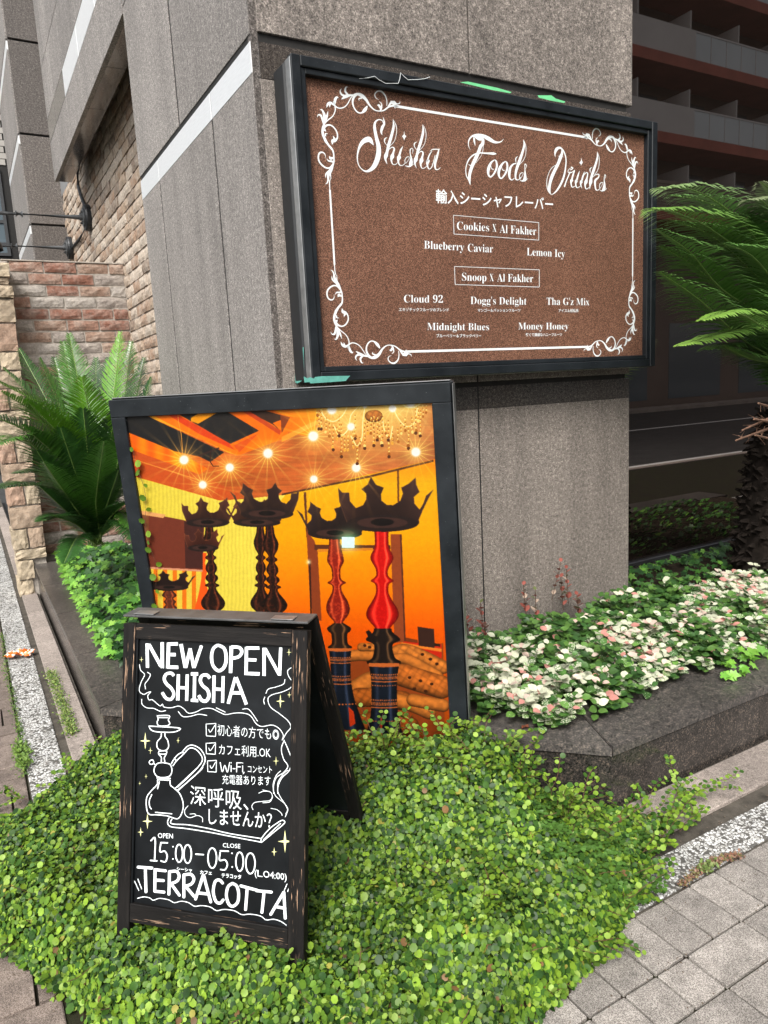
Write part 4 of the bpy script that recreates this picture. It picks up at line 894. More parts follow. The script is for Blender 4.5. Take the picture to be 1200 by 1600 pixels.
line([[(158, 505), (188, 490), (185, 640)], [(155, 642), (202, 645)], [(228, 520), (222, 580), (255, 578), (272, 610), (260, 650), (228, 645)], [(228, 518), (275, 520)], [(312, 545), (313, 548)], [(312, 630), (312, 633)], oval(355, 592, 24, 62), oval(414, 597, 26, 64), [(470, 598), (525, 602)],
      oval(585, 625, 30, 70), [(640, 585), (636, 640), (672, 638), (690, 668), (675, 705), (642, 705)], [(640, 575), (698, 578)], [(722, 590), (723, 594)], [(724, 685), (724, 690)], oval(775, 650, 26, 66), oval(850, 662, 32, 72)], 14, 'lettering', 'opening hours 15:00 to 05:00 in tall white figures', TG)
ct('(L.O4:00)', TG, 880, 750, 1102, 780, 46, .004)
ct('シーシャ', TG, 338, 712, 445, 722, 22, .02); ct('カフェ', TG, 500, 735, 582, 740, 22, .02); ct('テラコッタ', TG, 650, 758, 786, 770, 24, .02)
def terra(mb):
    for s_ in [[(68, 688), (168, 695)], [(120, 694), (125, 862)], [(188, 704), (186, 858)], [(188, 706), (262, 714)], [(188, 778), (248, 782)], [(186, 856), (252, 862)], [(288, 718), (284, 878)], [(288, 720), (335, 718), (355, 748), (340, 785), (290, 805)], [(300, 805), (358, 885)],
               [(388, 740), (388, 898)], [(388, 742), (435, 738), (458, 768), (440, 805), (392, 822)], [(402, 824), (460, 892)], [(522, 745), (468, 912)], [(525, 745), (575, 932)], [(492, 868), (562, 876)],
               [(658, 800), (635, 778), (605, 790), (592, 860), (610, 925), (640, 938), (662, 915)], [(725, 800), (695, 825), (683, 885), (700, 945), (730, 960), (762, 930), (768, 870), (755, 820), (725, 800)], [(782, 818), (900, 850)], [(828, 832), (816, 985)], [(892, 852), (998, 862)], [(945, 858), (930, 1005)],
               [(1082, 862), (990, 1018)], [(1082, 862), (1092, 1045)], [(1022, 962), (1092, 975)]]:
        ribbon(mb, cb, [TG(p) for p in s_], 19.5/4.4444, n=(1 if len(s_) == 2 else 5))
letter('shop name in bold white capitals', terra, bd=cb)
line([[(66, 905), (110, 895), (150, 902), (175, 918), (220, 905), (280, 915), (322, 935), (370, 925), (420, 935), (462, 960), (510, 955), (570, 965), (615, 990), (670, 982), (740, 992), (790, 1018), (850, 1015), (920, 1028), (960, 1055), (1010, 1050), (1060, 1065), (1100, 1092)],
      [(45, 785), (75, 850)], [(68, 770), (95, 840)], [(1105, 805), (1085, 850)], [(1122, 822), (1108, 858)]], 8, 'underline', 'white scalloped line under the shop name', TG)
# ================================================================ framed photograph board
dP = unit((.055, .055, -1)); eP = unit(vec(1, -1, 0)); nP = unit(np.cross(eP, dP)); nP = nP if nP @ (CAMP-vec(1, 2, 1)) > 0 else -nP
P0 = vec(.447, 2.753, 1.503); WP = 1.232; TP = .055; HP = 1.40
pb = thing('photo_board', 'large black-framed board with an orange picture of water pipes with crown bowls', 'sign', (P0[0]+.45, P0[1]-.45, 0))
def Q(u, v, w=0.0): return P0+eP*u+dP*v+nP*w
fw_ = .062
def pbox(nm, u0, u1, v0, v1, w0, w1, mat, ch=.002):
    mb = MB(); mb.obox(Q(u0, v0, w0), eP*(u1-u0), dP*(v1-v0), nP*(w1-w0), ch); return obj(nm, mb, mat, pb)
pbox('frame_rail', 0, WP, 0, fw_, -.02, 0, BLK); pbox('frame_rail', 0, WP, HP-fw_, HP, -.02, 0, BLK)
pbox('frame_rail', 0, fw_*.93, fw_+.0006, HP-fw_-.0006, -.02, 0, BLK); pbox('frame_rail', WP-fw_, WP, fw_+.0006, HP-fw_-.0006, -.02, 0, BLK)
pbox('box_side', -.001, WP+.004, -.003, HP, -TP, -.0205, BLK2, .004)
pbox('edge_trim', WP+.0045, WP+.007, .004, HP-.004, -TP+.012, -.004, ALU, .0008)
pbox('edge_trim', .004, WP-.004, -.0062, -.0035, -TP+.02, -.018, ALU, .0008)
# ---- the flat printed picture in the frame, painted texel by texel
def make_poster():
    u0, u1, v0, v1 = fw_*.93-.004, WP-fw_+.004, fw_-.004, HP-fw_+.004
    NX, NY = 900, 1020
    U = u0+(np.arange(NX)+.5)/NX*(u1-u0); V = v0+(np.arange(NY)+.5)/NY*(v1-v0)
    UU, VV = np.meshgrid(U, V); w = -.012
    Wd = P0[None, None, :]+UU[..., None]*eP+VV[..., None]*dP+w*nP-CAMP
    d = Wd @ _fw; X = (600+F*(Wd @ _r2)/d).astype(np.float32); Y = (800-F*(Wd @ _u2)/d).astype(np.float32)
    im = np.zeros((NY, NX, 3), np.float32); r = np.random.default_rng(3)
    def nz(cx, cy, seed):      # smooth value noise, cell size in measured points
        g = np.random.default_rng(seed).random((200, 200)).astype(np.float32); a, b = X/cx, Y/cy
        i, j_ = np.floor(a).astype(int), np.floor(b).astype(int); fa, fb = a-i, b-j_; fa = fa*fa*(3-2*fa); fb = fb*fb*(3-2*fb); i %= 199; j_ %= 199
        return (g[j_, i]*(1-fa)+g[j_, i+1]*fa)*(1-fb)+(g[j_+1, i]*(1-fa)+g[j_+1, i+1]*fa)*fb
    C = lambda *c: np.array(c, np.float32)/255
    def inside(pts):
        m = np.zeros(X.shape, bool); n = len(pts)
        for k in range(n):
            (xa, ya), (xb, yb) = pts[k], pts[(k+1) % n]
            if ya == yb: continue
            c = ((ya > Y) != (yb > Y)); m ^= c & (X < (xb-xa)*(Y-ya)/(yb-ya)+xa)
        return m
    def fill(m, col):
        if callable(col): im[m] = col(X[m], Y[m])
        else: im[m] = col
    def poly(T, pts, col): fill(inside([T(p)[:2] for p in pts]), col)
    def vgrad(*st):
        def f(x, y):
            return np.stack([np.interp(y, [s_[0] for s_ in st], [s_[1][k]/255 for s_ in st]) for k in range(3)], -1)
        return f
    P1, P2, P3, P4 = crop(190, 620, 4.615), crop(440, 610, 4.615), crop(440, 830, 4), crop(160, 580, 2.069)
    n1, n2 = nz(22, 14, 1), nz(5, 4, 2)
    # walls
    fill(Y > -1, vgrad((700, (252, 110, 5)), (755, (240, 178, 10)), (840, (252, 168, 0)), (920, (255, 132, 0)), (985, (244, 92, 0)), (1150, (170, 70, 10))))
    # ceiling
    ce = inside([(150, 560), (720, 560), (720, 708), (677, 718), (560, 745), (446, 773), (378, 780), (342, 782), (208, 743), (150, 725)])
    t = np.clip((X-205)/480, 0, 1)[..., None]
    base = C(214, 92, 24)*(1-t)+C(186, 100, 52)*t; gr_ = nz(26, 1.6, 12); im[ce] = (base*(.80+.22*n1+.18*gr_)[..., None])[ce]
    # left: orange boards and the dark open roof between beams
    poly(P1, [(-90, 180), (30, 250), (400, 390), (620, 520), (560, 560), (45, 372), (-90, 320)], lambda x, y: C(250, 98, 10)+np.stack([0*x, .25*np.sin(x*.12)**2, 0*x], -1)*.6)
    poly(P1, [(45, 372), (560, 560), (850, 700), (850, 740), (720, 752), (85, 572), (-50, 530)], lambda x, y: C(206, 82, 28)*(1+0*x[:, None])+(n2[(Y > -1)][:1]*0))
    poly(P1, [(60, 440), (600, 610), (590, 616), (60, 447)], C(240, 140, 50))
    poly(P1, [(-60, 60), (110, 92), (240, 165), (740, 400), (640, 470), (560, 432), (380, 392), (30, 250), (-60, 220)], C(34, 33, 32))
    poly(P1, [(270, 60), (560, 60), (735, 90), (990, 245), (780, 340), (560, 210), (420, 130)], C(38, 36, 34))
    poly(P1, [(60, 70), (320, 70), (500, 180), (850, 395), (840, 425), (600, 320), (240, 165)], C(255, 120, 12))
    poly(P1, [(110, 92), (240, 165), (840, 425), (760, 400), (420, 235), (200, 120)], C(255, 168, 30))
    poly(P1, [(270, 92), (330, 92), (560, 215), (850, 375), (850, 400), (560, 270)], C(226, 66, 20))
    poly(P1, [(500, 152), (600, 92), (735, 88), (552, 195), (500, 176)], C(252, 158, 16))
    poly(P1, [(700, 60), (1400, 60), (1400, 300), (1200, 255), (1200, 290), (850, 420), (780, 345), (990, 245), (735, 92)], C(255, 112, 8))
    poly(P1, [(880, 92), (1005, 92), (1200, 145), (1090, 190), (1150, 250), (1090, 200)], C(60, 40, 30))
    poly(P1, [(1010, 60), (1400, 60), (1400, 160), (1200, 140)], C(255, 150, 20))
    poly(P1, [(850, 92), (900, 92), (1150, 245), (1140, 275)], C(200, 66, 24)); poly(P1, [(805, 352), (990, 262), (850, 400)], C(224, 84, 20))
    poly(P2, [(-40, 60), (250, 110), (270, 215), (100, 190), (0, 160)], C(255, 128, 10)); poly(P2, [(0, 335), (250, 215), (270, 240), (0, 375)], C(244, 150, 40)); poly(P2, [(-10, 175), (60, 195), (0, 310)], C(128, 54, 24))
    # curtain wall
    cu = inside([(200, 742), (342, 782), (378, 780), (446, 773), (425, 800), (404, 815), (407, 1000), (200, 1000)])
    st = .5+.5*np.sin(X*1.05+3*n1); im[cu] = (C(234, 212, 70)+(.07*st[..., None]-.03)*C(255, 255, 120)+((X[..., None]-300)/900)*C(60, 60, 60))[cu]
    poly(P1, [(165, 1240), (600, 1250), (600, 1600), (140, 1600)], lambda x, y: np.where((np.sin(x*.42) > .2)[:, None], C(240, 120, 20), C(236, 206, 66)))
    poly(P1, [(60, 815), (450, 890), (595, 942), (585, 1252), (150, 1225)], C(116, 52, 34)); poly(P1, [(60, 820), (195, 850), (195, 1215), (140, 1215)], C(132, 78, 46)); poly(P1, [(450, 895), (590, 942), (585, 1240), (460, 1235)], C(70, 36, 30))
    poly(P1, [(120, 1222), (585, 1248), (585, 1262), (120, 1236)], C(220, 150, 110)); poly(P1, [(110, 815), (320, 850), (300, 875), (115, 845)], C(236, 170, 100))
    poly(P1, [(585, 1125), (615, 1125), (600, 1200), (620, 1250), (600, 1330), (625, 1400), (590, 1480), (600, 1560), (520, 1560), (560, 1400), (585, 1250)], C(250, 90, 20))
    # door opening and posts
    BR = C(142, 62, 28)
    poly(P2, [(158, 735), (176, 732), (190, 1060), (178, 1060)], C(96, 48, 26)); poly(P2, [(832, 580), (846, 578), (850, 1000), (838, 1000)], C(110, 56, 24))
    poly(P2, [(0, 745), (640, 612), (1095, 500), (1095, 515), (640, 628), (0, 758)], C(80, 44, 26))
    poly(P3, [(155, 0), (205, 60), (225, 130), (250, 560), (200, 560), (175, 400)], BR); poly(P3, [(205, 85), (680, 88), (680, 112), (205, 118)], C(92, 46, 24)); poly(P3, [(225, 112), (570, 104), (570, 120), (228, 130)], C(220, 130, 30))
    poly(P3, [(680, 20), (745, 20), (770, 692), (705, 700)], C(150, 68, 32)); poly(P3, [(740, 20), (750, 20), (776, 690), (766, 690)], C(90, 44, 26))
    poly(P3, [(170, 180), (180, 560), (190, 560), (180, 180)], C(50, 26, 20))
    # floor and sofas
    so = lambda x, y: C(196, 112, 40)*(.72+.4*(.5+.5*np.sin(x*.5+y*.35)*np.cos(x*.32-y*.5)))[:, None]
    poly(P3, [(420, 780), (1010, 700), (1020, 1300), (300, 1300)], C(150, 66, 22)); poly(P3, [(765, 690), (1000, 705), (1000, 800), (730, 715)], C(206, 38, 14)); poly(P3, [(750, 695), (1000, 735), (1000, 755), (745, 712)], C(240, 130, 40))
    def ell(T, cx, cy, rx, ry, col, rot=0.0):
        x, y = T((cx, cy))[:2]; k = T((1, 0))[0]-T((0, 0))[0]; a, b = X-x, Y-y; ca, sa = math.cos(rot), math.sin(rot); p, q = (a*ca+b*sa)/(rx*k), (-a*sa+b*ca)/(ry*k)
        m = p*p+q*q < 1; z = np.sqrt(np.clip(1-p*p-q*q, 0, 1)); tf = (.74+.3*np.abs(np.sin((X+.5*Y)*.34)*np.sin((X*.5-Y)*.40))**.5) if rx > 15 else 1.0; im[m] = (np.asarray(col)*((.36+.6*z+.2*(-q))*tf)[..., None])[m]; return m
    SO = C(206, 118, 44)
    def roll(pts, w_, col, tuft=0):
        w_ = w_/4
        P_ = [tuple(q[:2]) for q in smooth([P3(p) for p in pts], 5)]; best = np.full(X.shape, 1e9)
        sgn = np.zeros(X.shape)
        for (xa, ya), (xb, yb) in zip(P_[:-1], P_[1:]):
            L2 = (xb-xa)**2+(yb-ya)**2+1e-6; t_ = np.clip(((X-xa)*(xb-xa)+(Y-ya)*(yb-ya))/L2, 0, 1); d_ = np.hypot(X-xa-t_*(xb-xa), Y-ya-t_*(yb-ya)); up_ = (Y-ya-t_*(yb-ya)); cl = d_ < best; best = np.where(cl, d_, best); sgn = np.where(cl, up_, sgn)
        q_ = best/w_; m = q_ < 1; sh = .30+.75*np.sqrt(np.clip(1-q_*q_, 0, 1))-.22*sgn/w_
        if tuft: sh = sh*(.80+.30*np.abs(np.sin((X+.6*Y)*.26)*np.sin((X*.6-Y)*.30))**.4)
        im[m] = (np.asarray(col)*sh[..., None]*(.9+.2*n2[..., None]))[m]
    roll([(425, 780), (500, 775), (575, 785)], 36, SO); roll([(498, 725), (570, 725)], 26, SO, 1)
    roll([(700, 765), (760, 745), (860, 775), (1010, 850)], 42, SO, 1); roll([(705, 800), (780, 800), (880, 850), (975, 905)], 34, SO)
    roll([(760, 900), (850, 930), (1000, 975)], 72, C(196, 104, 36), 1); roll([(470, 985), (560, 935), (620, 960)], 60, SO); roll([(480, 1040), (600, 1040), (760, 1060)], 60, C(170, 88, 28), 1)
    roll([(730, 1060), (830, 1090), (920, 1130)], 46, SO); roll([(820, 1055), (920, 1075), (1010, 1090)], 40, SO); roll([(480, 1210), (620, 1180), (800, 1220)], 60, C(160, 80, 26), 1)
    for bx, by in ((800, 915), (868, 935), (938, 955), (830, 985), (900, 1000), (880, 770), (930, 800), (970, 830), (520, 715), (550, 725)): ell(P3, bx, by, 11, 9, C(70, 28, 10))
    poly(P3, [(850, 597), (952, 612), (957, 730), (856, 716)], C(58, 34, 26)); poly(P3, [(775, 665), (850, 680), (850, 700), (775, 690)], C(120, 52, 20)); poly(P3, [(955, 700), (990, 705), (990, 722), (955, 718)], C(48, 28, 20))
    # water pipes: turned stems
    def stem(T, prof, cx0, cx1, col, hi, y_rng=None, gl=1.0, tint=None):
        prof = [tuple(q) for q in smooth(prof, 5)]; P_ = [(T((cx0+(cx1-cx0)*(y-prof[0][0])/(prof[-1][0]-prof[0][0]), y))[0], T((0, y))[1], rr_*(T((1, 0))[0]-T((0, 0))[0])) for y, rr_ in prof]
        ys = np.array([p[1] for p in P_]); xs = np.array([p[0] for p in P_]); rs = np.array([p[2] for p in P_])
        xc = np.interp(Y, ys, xs); R_ = np.interp(Y, ys, rs); q = (X-xc)/np.maximum(R_, .1); m = (abs(q) < 1) & (Y > ys[0]) & (Y < ys[-1])
        sh = np.sqrt(np.clip(1-q*q, 0, 1)); orn = (nz(2.2, 2.0, 9) > .68)*.5+nz(1.4, 1.6, 10)*.08
        c = np.asarray(col)*(.35+.75*sh[..., None])+np.asarray(hi)*((np.exp(-((q-.45)/.12)**2)*.6+np.exp(-((q+.55)/.14)**2)*.35+orn*gl*.45)[..., None])
        im[m] = np.clip(c, 0, 1)[m]
    BK, HI = C(26, 13, 9), C(140, 62, 30)
    s1 = [(495, 12), (525, 15), (550, 24), (572, 20), (592, 9), (600, 17), (606, 17), (613, 9), (628, 17), (642, 18), (655, 11), (662, 18), (672, 20), (684, 11), (690, 22), (695, 22), (700, 12), (715, 18), (735, 33), (750, 39), (765, 33), (782, 15), (800, 24)]
    stem(P4, s1, 345, 360, BK, HI); stem(P4, [(y, r_*.9) for y, r_ in s1], 510, 514, BK, HI); stem(P4, [(y+6, r_*1.05) for y, r_ in s1], 540, 560, BK, HI)
    stem(P4, [(710, 12), (725, 24), (735, 12), (745, 20), (755, 14), (765, 22), (778, 14), (795, 26)], 215, 222, C(80, 38, 24), HI)
    stem(P4, [(540, 17), (570, 20), (612, 27), (632, 18), (645, 14), (672, 15), (682, 29), (686, 29), (694, 15), (715, 17), (745, 33), (770, 38), (790, 31), (812, 14), (818, 22)], 750, 764, C(128, 26, 14), C(220, 120, 60), gl=.8)
    stem(P4, [(500, 24), (540, 22), (570, 24), (600, 37), (618, 32), (640, 20), (662, 20), (676, 36), (680, 36), (690, 22), (718, 21), (745, 34), (770, 49), (792, 52), (812, 40), (828, 26), (835, 28)], 902, 906, C(186, 12, 8), C(255, 120, 80), gl=.3)
    stem(P4, [(815, 16), (830, 38), (842, 34), (850, 26), (880, 26), (890, 38), (896, 38)], 764, 768, C(40, 26, 18), C(150, 100, 50), gl=0); stem(P4, [(832, 28), (845, 32), (868, 56), (885, 30), (925, 36), (938, 54), (946, 54)], 906, 910, C(30, 22, 18), C(130, 90, 50), gl=0)
    poly(P3, [(525, 628), (545, 618), (575, 650), (600, 660), (590, 700), (550, 680)], C(30, 20, 16))
    def vase(T, prof, c0, c1, bands):
        stem(T, prof, c0, c1, C(18, 24, 34), C(60, 70, 90), gl=.12)
        k = T((0, 1))[1]-T((0, 0))[1]
        P_ = [(T((c0+(c1-c0)*(y-prof[0][0])/(prof[-1][0]-prof[0][0]), y))[0], T((0, y))[1], rr_*k) for y, rr_ in prof]; ys = [p[1] for p in P_]
        xc = np.interp(Y, ys, [p[0] for p in P_]); R_ = np.interp(Y, ys, [p[2] for p in P_]); q = (X-xc)/R_
        for yb, h, pat in bands:
            yy_ = T((0, yb))[1]; dy = Y-yy_-1.2*(1-q*q)
            m = (abs(q) < 1) & (abs(dy) < h) & (Y > ys[0]) & (Y < ys[-1])
            v = (np.sin(X*pat) > -.2) if pat else np.ones_like(X, bool)
            im[m & v] = C(206, 104, 44)
    vase(P4, [(896, 36), (980, 32), (1050, 40), (1110, 58), (1160, 76)], 768, 775, [(899, 2.6, 0), (925, 1.0, 2.2), (932, 2.0, 3.1), (942, .7, 0), (985, .9, 2.2), (996, 2.2, 2.6), (1010, .7, 0), (1075, 1, 1.2)])
    vase(P4, [(944, 50), (1000, 42), (1080, 42), (1130, 48), (1180, 60)], 910, 912, [(948, 3.2, 0), (980, 1.1, 2.2), (990, 2.4, 2.8), (1002, .8, 0), (1015, .7, 1.6), (1062, 1.0, 2.2), (1074, 2.6, 2.6), (1086, .8, 0), (1130, .7, 1.5)])
    poly(P4, [(795, 1085), (812, 1100), (818, 1140), (800, 1150)], C(220, 60, 20)); poly(P4, [(898, 1120), (904, 1120), (906, 1200), (898, 1200)], C(190, 60, 30))
    # crowns
    CR = [(415, 680), (445, 715), (495, 715), (500, 775), (540, 820), (590, 800), (612, 760), (610, 720), (578, 690), (620, 660), (645, 605), (680, 660), (735, 680), (715, 730), (720, 770), (755, 798), (800, 800), (850, 770), (868, 720), (855, 680), (905, 655), (958, 610), (962, 660), (985, 710), (945, 745), (950, 790), (985, 830), (1010, 790), (1030, 735), (1085, 690), (1050, 750), (1010, 830), (980, 900), (985, 925), (900, 965), (740, 985), (600, 975), (480, 925), (462, 880), (425, 780)]
    def crown(cx, cy, hw, tilt=0.0, col=C(58, 38, 32), fl=1, sq=1.0):
        s_ = hw/255*sq
        f = lambda p: (cx+fl*(p[0]-725)/255*hw, cy+(p[1]-925)*s_+tilt*(p[0]-725)/255*hw)
        m = inside([f(p) for p in CR]); g = (.75+.4*np.clip((cy-Y)/(hw*1.2), 0, 1)); im[m] = (np.asarray(col)*(g*(.8+.35*np.clip((X-cx)/hw, -1, 1)**2))[..., None])[m]
        er = m & ~(np.roll(m, 1, 1) & np.roll(m, -1, 1) & np.roll(m, 1, 0)); im[er] = im[er]*.45+C(190, 120, 70)*.55
        a, b = (X-cx)/(hw*1.0), (Y-cy-tilt*(X-cx)+hw*.0)/(hw*.23*sq); m2 = (a*a+b*b < .98); im[m2] = C(38, 27, 24); m3 = ((a*1.25)**2+(b*1.35+.1)**2 < .75); im[m3] = C(62, 40, 34); m4 = ((a*3)**2+(b*2.2+.3)**2 < .9); im[m4] = C(22, 16, 14)
    c4 = lambda x, y: P4((x, y))
    for cx, cy, hw, fl, sq, col in ((325, 572, 50, 1, 1.0, C(82, 40, 28)), (215, 700, 62, 1, .72, C(48, 30, 26)), (500, 490, 76, -1, .8, C(70, 40, 28)), (340, 490, 70, 1, .95, C(70, 40, 32)), (532, 462, 86, -1, .95, C(58, 38, 32)), (752, 525, 88, -1, .95, C(50, 35, 31)), (905, 492, 118, 1, 1.02, C(58, 38, 32))):
        x, y = c4(cx, cy)[:2]; crown(x, y, hw/2.069, 0, col, fl, sq)
    # lights
    im[:] = (im*4+np.roll(im, 1, 0)+np.roll(im, -1, 0)+np.roll(im, 1, 1)+np.roll(im, -1, 1)+np.roll(im, 2, 1)+np.roll(im, -2, 0))/10
    def glow(x, y, r0, col, p=2.0, k=1.0):
        d2 = ((X-x)**2+(Y-y)**2)/(r0*r0); a = np.clip(k*np.exp(-d2**(p/2)), 0, 1)[..., None]; im[:] = 1-(1-im)*(1-a*np.asarray(col))
    def star(x, y, r0, k=1.0, n=17):
        dx, dy = X-x, Y-y; dd = np.sqrt(dx*dx+dy*dy)+1e-3; th = np.arctan2(dy, dx)
        ry_ = np.clip(np.cos(th*n+x)+.25*np.cos(th*(n*2+1)), 0, 1)**5; a = k*.85*ry_*np.exp(-dd/(r0*2.1))+.6*k*np.exp(-(dd/(r0*1.5))**2)
        im[:] = 1-(1-im)*(1-np.clip(a, 0, 1)[..., None]*C(255, 176, 60)); c = np.clip(1.6*np.exp(-(dd/(r0*.62))**4), 0, 1)[..., None]; im[:] = im*(1-c)+C(255, 250, 232)*c
    for T, x, y, r0 in ((P1, 450, 455, 11), (P1, 585, 635, 9.5), (P1, 780, 510, 10), (P1, 1055, 408, 11.5), (P2, 228, 330, 12), (P2, 232, 640, 9), (P2, 538, 558, 10.5), (P2, 968, 445, 11)): star(*T((x, y))[:2], r0, 1.15)
    def path(pts, w, col):
        for (xa, ya), (xb, yb) in zip(pts[:-1], pts[1:]):
            L2 = (xb-xa)**2+(yb-ya)**2+1e-6; t_ = np.clip(((X-xa)*(xb-xa)+(Y-ya)*(yb-ya))/L2, 0, 1); d_ = np.hypot(X-xa-t_*(xb-xa), Y-ya-t_*(yb-ya)); a = np.clip(1.2-d_/w, 0, 1)[..., None]; im[:] = im*(1-a)+np.asarray(col)*a
    path([P1(p) for p in ((404, 110), (410, 180), (430, 270), (440, 390))], .6, C(255, 170, 60)); path([P1(p) for p in ((568, 480), (580, 560), (585, 600))], .5, C(255, 170, 60)); path([P1(p) for p in ((640, 400), (640, 470), (660, 500), (700, 500))], .9, C(60, 30, 20)); path([P1(p) for p in ((560, 425), (700, 370))], 1.6, C(60, 40, 34))
    # chandelier
    GO = C(255, 214, 90); sm = lambda l: [tuple(q[:2]) for q in smooth([P2(p) for p in l], 4)]
    glow(*P2((480, 130)), 62, C(255, 186, 66), 2, .75); glow(*P2((840, 130)), 58, C(255, 186, 66), 2, .7)
    for l in ([(280, 90), (300, 180), (370, 225), (440, 180), (480, 100)], [(560, 110), (500, 180), (480, 280), (420, 330), (380, 260)], [(600, 120), (585, 230), (580, 340), (545, 400), (500, 330)], [(800, 110), (840, 200), (900, 260), (960, 230), (980, 120)], [(725, 170), (740, 280), (780, 350), (800, 260)], [(860, 80), (900, 120), (960, 120), (1020, 80)], [(560, 130), (600, 100), (700, 95), (760, 110)]):
        path(sm(l), 1.7, GO); path(sm(l), .7, C(255, 245, 190))
    ell(P2, 665, 185, 64, 45, C(224, 128, 50)); 
    rr2 = random.Random(2)
    for sx, sy, n_ in ((255, 100, 9), (285, 110, 16), (345, 220, 12), (372, 250, 17), (432, 230, 24), (480, 330, 11), (545, 390, 13), (600, 220, 19), (665, 180, 21), (725, 190, 20), (775, 330, 14), (838, 270, 11), (915, 260, 15), (968, 140, 16), (1000, 140, 18), (1045, 90, 8), (455, 320, 12), (750, 230, 9), (320, 200, 11), (565, 330, 8), (270, 130, 14), (400, 260, 10), (415, 180, 14), (515, 300, 12), (530, 180, 16), (620, 230, 9), (645, 200, 12), (690, 200, 15), (705, 240, 10), (770, 220, 13), (800, 300, 9), (860, 240, 8), (890, 200, 10), (940, 190, 12), (985, 110, 12), (1020, 110, 9)):
        for q in range(n_):
            x, y = P2((sx+rr2.uniform(-4, 4), sy+q*10))[:2]; rad = 1.1 if q < n_-1 else 2.4; m = np.hypot(X-x, (Y-y)*.8) < rad*rr2.uniform(.7, 1.1); im[m] = (C(255, 222, 120), C(240, 170, 60), C(170, 96, 30))[(q*7+int(sx)) % 3]
        if n_ > 12: x, y = P2((sx, sy+n_*10+8))[:2]; m = np.hypot(X-x, Y-y) < 2.6; im[m] = C(90, 46, 22)
    for x, y, s_ in ((362, 140, 11), (500, 262, 9), (800, 130, 9), (930, 85, 12), (600, 110, 6)): star(*P2((x, y))[:2], s_, .8, 13)
    x, y = P2((480, 1095))[:2]; m = (abs(X-x) < 10) & (abs(Y-y) < 8.5); glow(x, y, 15, C(120, 220, 140), 2, .9); im[m] = C(225, 255, 250); x, y = P3((168, 193))[:2]; glow(x, y, 3.5, C(255, 230, 160), 2, 1)
    im[:] *= (.975+.05*n2[..., None])*(.97+.06*nz(1.1, 1.1, 30)[..., None]); im[:] = np.clip(im, 0, 1)
    img = bpy.data.images.new('printed_picture', NX, NY, alpha=False); buf = np.ones((NY, NX, 4), np.float32); buf[..., :3] = im[::-1]; img.pixels.foreach_set(buf.ravel()); img.update(); img.pack()
    b = NB('printed_picture'); t_ = b.new('TexImage'); t_.image = img; b.l(b.tc.outputs['UV'], t_.inputs[0]); b.set(b.mix(1.0, t_.outputs[0], (.60, .585, .60), 'MULTIPLY'), .4, .3)
    mb = MB(); mb.add([Q(u0, v1, w), Q(u1, v1, w), Q(u1, v0, w), Q(u0, v0, w)], [(0, 1, 2, 3)]); o = obj('printed_picture', mb, b.m, pb)
    uv = o.data.uv_layers.new(name='UVMap'); 
    for li, c in zip(o.data.polygons[0].loop_indices, ((0, 0), (1, 0), (1, 1), (0, 1))): uv.data[li].uv = c
    o['label'] = 'flat print of a warm orange lounge with crowned water pipes, star-shaped lamps and a chandelier'
make_poster()
# small creeper leaves growing up the left inner edge of the frame are part of the creeper plants
# ================================================================ leaves in bulk
def leaf_mat(name, rough=.45, trans=.25, mottle=False, spec=.4):
    b = NB(name); at = b.new('Attribute'); at.attribute_name = 'Col'; col = at.outputs['Color']; c = b.co()
    if mottle:
        n = b.noise(c, 190, 3, .7); v = b.math('ADD', n, b.math('MULTIPLY', at.outputs['Alpha'], .55))
        col = b.mix(b.ramp(v, [(.72, 0), (.80, 1)]), col, (.62, .64, .48))
    col = b.mix(1.0, col, b.ramp(b.noise(c, 45, 3, .6), [(.3, .78), (.7, 1.12)]), 'MULTIPLY')
    b.set(col, rough, spec)
    t = b.new('BsdfTranslucent'); b.l(col, t.inputs[0]); ms = b.new('MixShader'); ms.inputs[0].default_value = trans
    b.l(b.b.outputs[0], ms.inputs[1]); b.l(t.outputs[0], ms.inputs[2]); b.l(ms.outputs[0], b.n['Material Output'].inputs[0]); return b.m
